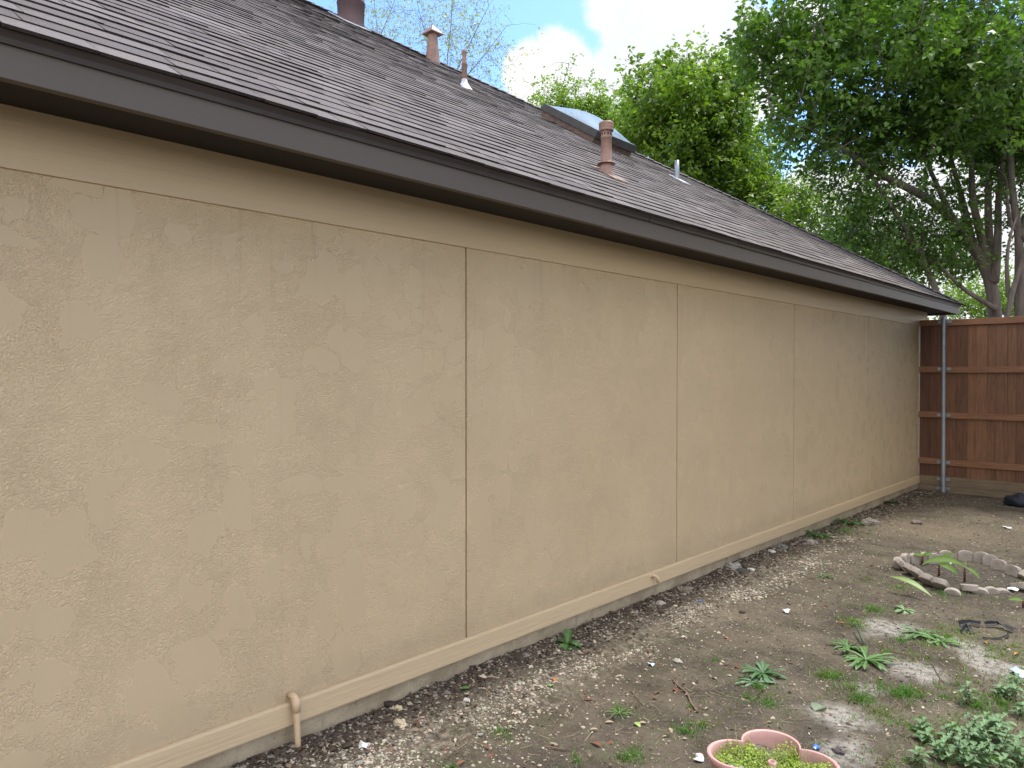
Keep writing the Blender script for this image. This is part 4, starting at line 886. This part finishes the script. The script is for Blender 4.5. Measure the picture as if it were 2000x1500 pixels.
green_leaf(908, 1347, .07, 'green fallen leaf at the gravel edge near the second wall seam'); green_leaf(1077, 1340, .05, 'light green fallen leaf beside an orange one on the gravel', (.18, .30, .10)); green_leaf(1600, 1382, .13, 'long grey green leaf lying on dirt behind the planter', (.16, .21, .14))
green_leaf(1245, 1417, .05, 'small yellow green leaf on dirt in the foreground', (.26, .36, .10))
def rod(pxs, r0, r1, name, label, cat, mat, lift=.008, col=None):
    m = MB(); pts = []; 
    for a, b in zip(pxs[:-1], pxs[1:]):
        for q in range(4): pts.append(place(a[0]+(b[0]-a[0])*q/4, a[1]+(b[1]-a[1])*q/4)+[rng.normal(0, .0015), rng.normal(0, .0015), lift])
    pts.append(place(*pxs[-1])+[0, 0, lift]); n2 = len(pts)
    m.tube([tuple(p) for p in pts], [r0+(r1-r0)*q/(n2-1) for q in range(n2)], 7); tag(m.build(name, M[mat], smooth=True), label, cat)
rod([(1316, 1325), (1338, 1350), (1350, 1372), (1363, 1390)], .004, .0065, 'stick', 'longest bare stick lying behind the pink planter', 'stick', 'twig')
rod([(1232, 1345), (1245, 1362), (1256, 1376)], .0025, .002, 'stick', 'thin dark twig in the middle of the dirt', 'stick', 'twig')
rod([(1730, 1272), (1765, 1278), (1800, 1292)], .003, .002, 'stick', 'thin dark twig right of the largest weed rosette', 'stick', 'twig')
rod([(1820, 1298), (1835, 1325), (1844, 1337)], .003, .002, 'stick', 'short dark twig on the pale patch of dirt', 'stick', 'twig')
rod([(1062, 1460), (1090, 1463), (1115, 1467)], .004, .002, 'stick', 'blackish twig lying flat at the bottom foreground', 'stick', 'twig')
rod([(1530, 1405), (1560, 1408), (1590, 1408)], .002, .0015, 'stick', 'straight thin twig just behind the planter rim', 'stick', 'twig')
rod([(934, 1325), (955, 1328), (976, 1329)], .002, .002, 'stick', 'straw coloured stalk at the gravel edge near the wall', 'stick', 'debris' if False else 'tan_pipe')
p0, p1 = place(1688, 1268)+[0, 0, .03], place(1671, 1234)+[0, 0, .05]; m = MB(); m.tube([tuple(p0), tuple((p0+p1)/2), tuple(p1)], [.008, .008, .007], 8, col=(.075, .12, .07)); tag(m.build('plant_stake', M['weed'], smooth=True), 'dull green round stick poking out of the largest weed rosette', 'stake')
# rocks
def rock(px, py, r, label, col, fl=.6):
    p = place(px, py); m = MB(); n = 10; V = []; F = []; sd_ = random.random()*50
    for i_ in range(n+1):
        th = math.pi*i_/n
        for j in range(14):
            ph = 2*math.pi*j/14; d = Vector((math.sin(th)*math.cos(ph), math.sin(th)*math.sin(ph), math.cos(th))); k_ = r*(1+.45*mnoise.noise(d*1.6+Vector((sd_, 0, 0)))+.15*mnoise.noise(d*5+Vector((sd_, 3, 0)))); V.append((p[0]+d.x*k_*1.3, p[1]+d.y*k_, p[2]+d.z*k_*fl+r*.25))
    for i_ in range(n):
        for j in range(14): F.append((i_*14+j, (i_+1)*14+j, (i_+1)*14+(j+1) % 14, i_*14+(j+1) % 14))
    m.add(V, F, col); tag(m.build('rock', M['stone']), label, 'rock', 'loose rocks')
for a in [(1433, 1112, .055, 'largest pale jagged rock near the foundation before the third wall seam', (.36, .35, .32)), (1447, 1117, .03, 'dark small rock touching the largest pale rock', (.10, .10, .10)), (1468, 1116, .026, 'small white stone right of the largest rock', (.6, .58, .55)), (1290, 1180, .03, 'pale flat stone in the litter below the hooked pipe', (.42, .38, .33)),
          (1338, 1156, .05, 'brown grey flat rock by the wall right of the hooked pipe', (.24, .20, .16)), (1528, 1074, .045, 'dull grey rock by the wall between the third and fourth seams', (.2, .2, .17)), (1585, 1060, .05, 'grey rock beside the weeds at the foundation', (.32, .31, .28)), (1508, 1083, .028, 'white stone by the wall right of the dull rock', (.58, .57, .54)),
          (1700, 1025, .09, 'broad flat rock lying past the far weeds', (.28, .25, .21)), (1790, 1023, .05, 'small flat tan rock in the far shaded yard', (.25, .21, .18)), (912, 1370, .018, 'small white pebble in the left foreground', (.62, .62, .6)), (778, 1385, .022, 'cream coloured stone left of the reddish leaves', (.6, .52, .33)), (782, 1417, .03, 'big pale yellow stone in the left foreground gravel', (.62, .54, .38)),
          (1323, 1290, .022, 'light stone on bare dirt in the middle', (.4, .38, .34)), (1450, 1197, .02, 'dark round stone at the gravel edge', (.08, .06, .05)), (1637, 1473, .022, 'dark stone on the ash patch right of the planter', (.1, .09, .09)), (1305, 1362, .0, '', ())][:-1]: rock(*a)
def scrap(px, py, r, label, mat, name='plastic_scrap', h=.6):
    p = place(px, py); m = MB(); n = 9; V = []; 
    for q in range(n): a = 2*math.pi*q/n; rr = r*random.uniform(.5, 1.2); V.append((p[0]+rr*math.cos(a), p[1]+rr*math.sin(a), p[2]+.004+random.uniform(0, h)*r))
    V.append((p[0], p[1], p[2]+r*h)); V2 = [(a, b, c-.003) for a, b, c in V]
    m.add(V+V2, [(q, (q+1) % n, n) for q in range(n)]+[((q+1) % n+n+1, q+n+1, 2*n+1) for q in range(n)]+[(q, q+n+1, (q+1) % n+n+1, (q+1) % n) for q in range(n)]); tag(m.build(name, M[mat]), label, 'litter')
M['blue'] = simple('blue plastic', (.06, .19, .5), .4, .1, 10)
scrap(1366, 1173, .02, 'bright blue bit of plastic on the gravel', 'blue'); scrap(1272, 1297, .02, 'pale blue scrap on the middle dirt', 'bluebag'); scrap(1595, 1466, .02, 'blue scrap right of the pink planter', 'blue')
scrap(1536, 1198, .032, 'crumpled white scrap between gravel and yard', 'whitebit', h=.9); scrap(1968, 1033, .05, 'white scrap in the far shaded yard', 'whitebit', h=.3); scrap(1975, 1155, .05, 'white paper scrap at the front right of the flower ring', 'whitebit', h=.7)
scrap(708, 1464, .03, 'folded silvery white scrap in the left foreground', 'whitebit', h=.7); scrap(1992, 1318, .06, 'pale blue crumpled bag at the right edge', 'bluebag', h=.5); scrap(1930, 1096, .07, 'pale blue white scrap behind the right side of the ring', 'whitebit', h=.5); scrap(1854, 1101, .025, 'small white scrap inside the flower ring', 'whitebit', h=.8)
scrap(1366, 1488, .03, 'white curled scrap left of the pink planter', 'whitebit', h=.7)
# black plastic strips
def strip(pxs, w_, label, h_=.03):
    m = MB(); pts = [Vector(place(*q[:2]))+Vector((0, 0, .008+q[2])) for q in pxs]; fine = []
    for a, b in zip(pts[:-1], pts[1:]): fine += [a.lerp(b, q/3) for q in range(3)]
    fine.append(pts[-1]); blade(m, fine, [w_*random.uniform(.6, 1.2) for _ in fine], fold=.5, up=(.5, -.3, .6)); o = m.build('plastic_strip', M['black_plastic'])
    so = o.modifiers.new('thick', 'SOLIDIFY'); so.thickness = .003; tag(o, label, 'litter', 'torn black plastic strips')
strip([(1874, 1222, .01), (1895, 1219, .012), (1915, 1222, .01)], .022, 'left torn black plastic strip lying in the grass')
strip([(1924, 1222, .01), (1948, 1220, .018), (1957, 1226, .02), (1978, 1232, .01)], .02, 'upper right torn black plastic strip, longest of four')
strip([(1878, 1236, 0), (1888, 1230, .022), (1899, 1237, .0)], .022, 'small tented black plastic strip below the left one')
strip([(1920, 1246, 0), (1950, 1247, .0), (1966, 1242, .006), (1970, 1236, .004)], .008, 'thin curving black plastic strip nearest the camera')
# dark bag by the fence
p = place(1990, 990); m = MB(); V = []; F = []; n = 12
for i_ in range(n+1):
    th = math.pi*i_/n
    for j in range(20):
        ph = 2*math.pi*j/20; d = Vector((math.sin(th)*math.cos(ph), math.sin(th)*math.sin(ph), math.cos(th))); k_ = 1+.35*mnoise.noise(d*2.2)+.12*mnoise.noise(d*6)
        V.append((p[0]+.03+d.x*.22*k_, p[1]+.12+d.y*.14*k_, p[2]+.06+max(-.06, d.z*.10*k_)))
for i_ in range(n):
    for j in range(20): F.append((i_*20+j, (i_+1)*20+j, (i_+1)*20+(j+1) % 20, i_*20+(j+1) % 20))
m.add(V, F); tag(m.build('bag', M['navy'], smooth=True), 'dark navy crumpled bag on the ground before the fence', 'bag')

# ------------------------------------------------------------------ pink clover planter
RIMH = .22; c0 = plane(1508, 1481, [0, 0, 1], RIMH); PC = np.array([c0[0], c0[1], 0]); rot = TH+math.radians(17-90)+math.pi/2
planter = empty('planter', (PC[0], PC[1], 0), 'pink four lobed plastic planter with a centre tube at the bottom of the frame', 'planter')
def clover(s, n=96):
    out = []; dlob, rl = .135, .118
    for q in range(n):
        a = 2*math.pi*q/n; best = 0
        for k_ in range(4):
            b = k_*math.pi/2; dx_, dy_ = dlob*math.cos(b), dlob*math.sin(b); pr = math.cos(a)*dx_+math.sin(a)*dy_; disc = pr*pr-(dlob**2-rl**2)
            if disc > 0: best = max(best, pr+math.sqrt(disc))
        out.append((best*s*math.cos(a-rot_off), best*s*math.sin(a-rot_off)))
    return out
rot_off = -(TH+math.radians(-17)); n = 96
prof = [(.80, 0), (.83, .01), (.955, RIMH-.03), (.985, RIMH-.028), (1.01, RIMH-.012), (1.01, RIMH-.003), (1.0, RIMH), (.955, RIMH), (.945, RIMH-.004), (.93, RIMH-.03), (.80, .03), (.0, .03)]
V = []; F = []
for s_, z_ in prof: V += [(PC[0]+a, PC[1]+b, z_) for a, b in clover(s_)]
for i_ in range(len(prof)-1): F += [(i_*n+q, i_*n+(q+1) % n, (i_+1)*n+(q+1) % n, (i_+1)*n+q) for q in range(n)]
m = MB(); m.add(V, F); m.build('pot', M['pink'], planter, True)
m = MB(); m.lathe(PC, [(.019, .03), (.017, RIMH-.03), (.016, RIMH-.012), (.0115, RIMH-.012), (.0105, RIMH-.08)], 20); m.build('centre_tube', M['pink'], planter, True)
SOIL = RIMH-.065; V = []; rr_ = 14
for i_ in range(rr_+1):
    V += [(PC[0]+a, PC[1]+b, SOIL+.02*fbm(a*9, b*9, 1)) for a, b in clover(.905*i_/rr_ if i_ else .001)]
F = [(i_*n+q, i_*n+(q+1) % n, (i_+1)*n+(q+1) % n, (i_+1)*n+q) for i_ in range(rr_) for q in range(n)]
m = MB(); m.add(V, F); M['soil'] = simple('planter soil', (.10, .08, .06), .95, .4, 40, .8, 90, dirt=((.3, .3, .3), .6)); m.build('soil', M['soil'], planter, True)
out = np.array(clover(.90)); n_ = 9500; k_ = rng.integers(0, n, n_); f_ = np.sqrt(rng.random(n_))[:, None]; xy = out[k_]*f_
dens = np.array([mnoise.noise(Vector((a*9, b*9, 2.2))) for a, b in xy]); vw = (xy[:, 0]*FWD[0]+xy[:, 1]*FWD[1]); kp = (dens > -.28) & (np.hypot(xy[:, 0]+.01, xy[:, 1]+.012) > .042) & ~((vw > .12) & (xy[:, 0]*RIGHT[0]+xy[:, 1]*RIGHT[1] > -.02)); xy = xy[kp]; dens = dens[kp]; n_ = len(xy)
P_ = np.stack([PC[0]+xy[:, 0], PC[1]+xy[:, 1], SOIL+.008+rng.random(n_)**1.5*(.03+.045*np.clip(dens+.35, 0, 1))], 1); d = unit(rng.normal(0, 1, (n_, 3))*[1, 1, .5]); Ln = rng.uniform(.006, .014, n_)
V_, Q_ = leaf_quads(P_, d, unit(rng.normal(0, .4, (n_, 3))+[0, 0, 1]), Ln, Ln*.34); c_ = np.array([(.28, .38, .06)])*rng.uniform(.5, 1.45, (n_, 1))
o = np_mesh('plant_cover', V_, Q_, np.repeat(c_, 4, 0), M['weed'], planter); o['kind'] = 'stuff'
m = MB()
for q in range(46):
    a = xy[random.randrange(n_)]; b_ = Vector((PC[0]+a[0], PC[1]+a[1], SOIL)); h_ = random.uniform(.05, .12); d = Vector((random.uniform(-.5, .5), random.uniform(-.5, .5), 1))
    m.tube([b_, b_+d*h_*.6, b_+d*h_+Vector((random.uniform(-.02, .02), random.uniform(-.02, .02), 0))], [.0012, .001, .0007], 4, col=(.42, .40, .20))
o = m.build('stalks', M['weed'], planter); o['kind'] = 'stuff'
# pale blue plastic lying in the planter
g_ = plane(1440, 1502, [0, 0, 1], RIMH-.03); m = MB(); V = []; F = []
for i_ in range(9):
    th = math.pi/2*i_/8
    for j in range(24):
        ph = 2*math.pi*j/24; k_ = 1+.15*mnoise.noise(Vector((math.cos(ph)*1.5, math.sin(ph)*1.5, i_*.2))); V.append((g_[0]+.075*math.sin(th)*math.cos(ph)*k_, g_[1]+.06*math.sin(th)*math.sin(ph)*k_, RIMH-.06+.035*math.cos(th)*k_))
for i_ in range(8):
    for j in range(24): F.append((i_*24+j, (i_+1)*24+j, (i_+1)*24+(j+1) % 24, i_*24+(j+1) % 24))
m.add(V, F); tag(m.build('plastic_sheet', M['bluebag'], smooth=True), 'pale blue plastic piece lying inside the pink planter', 'litter')
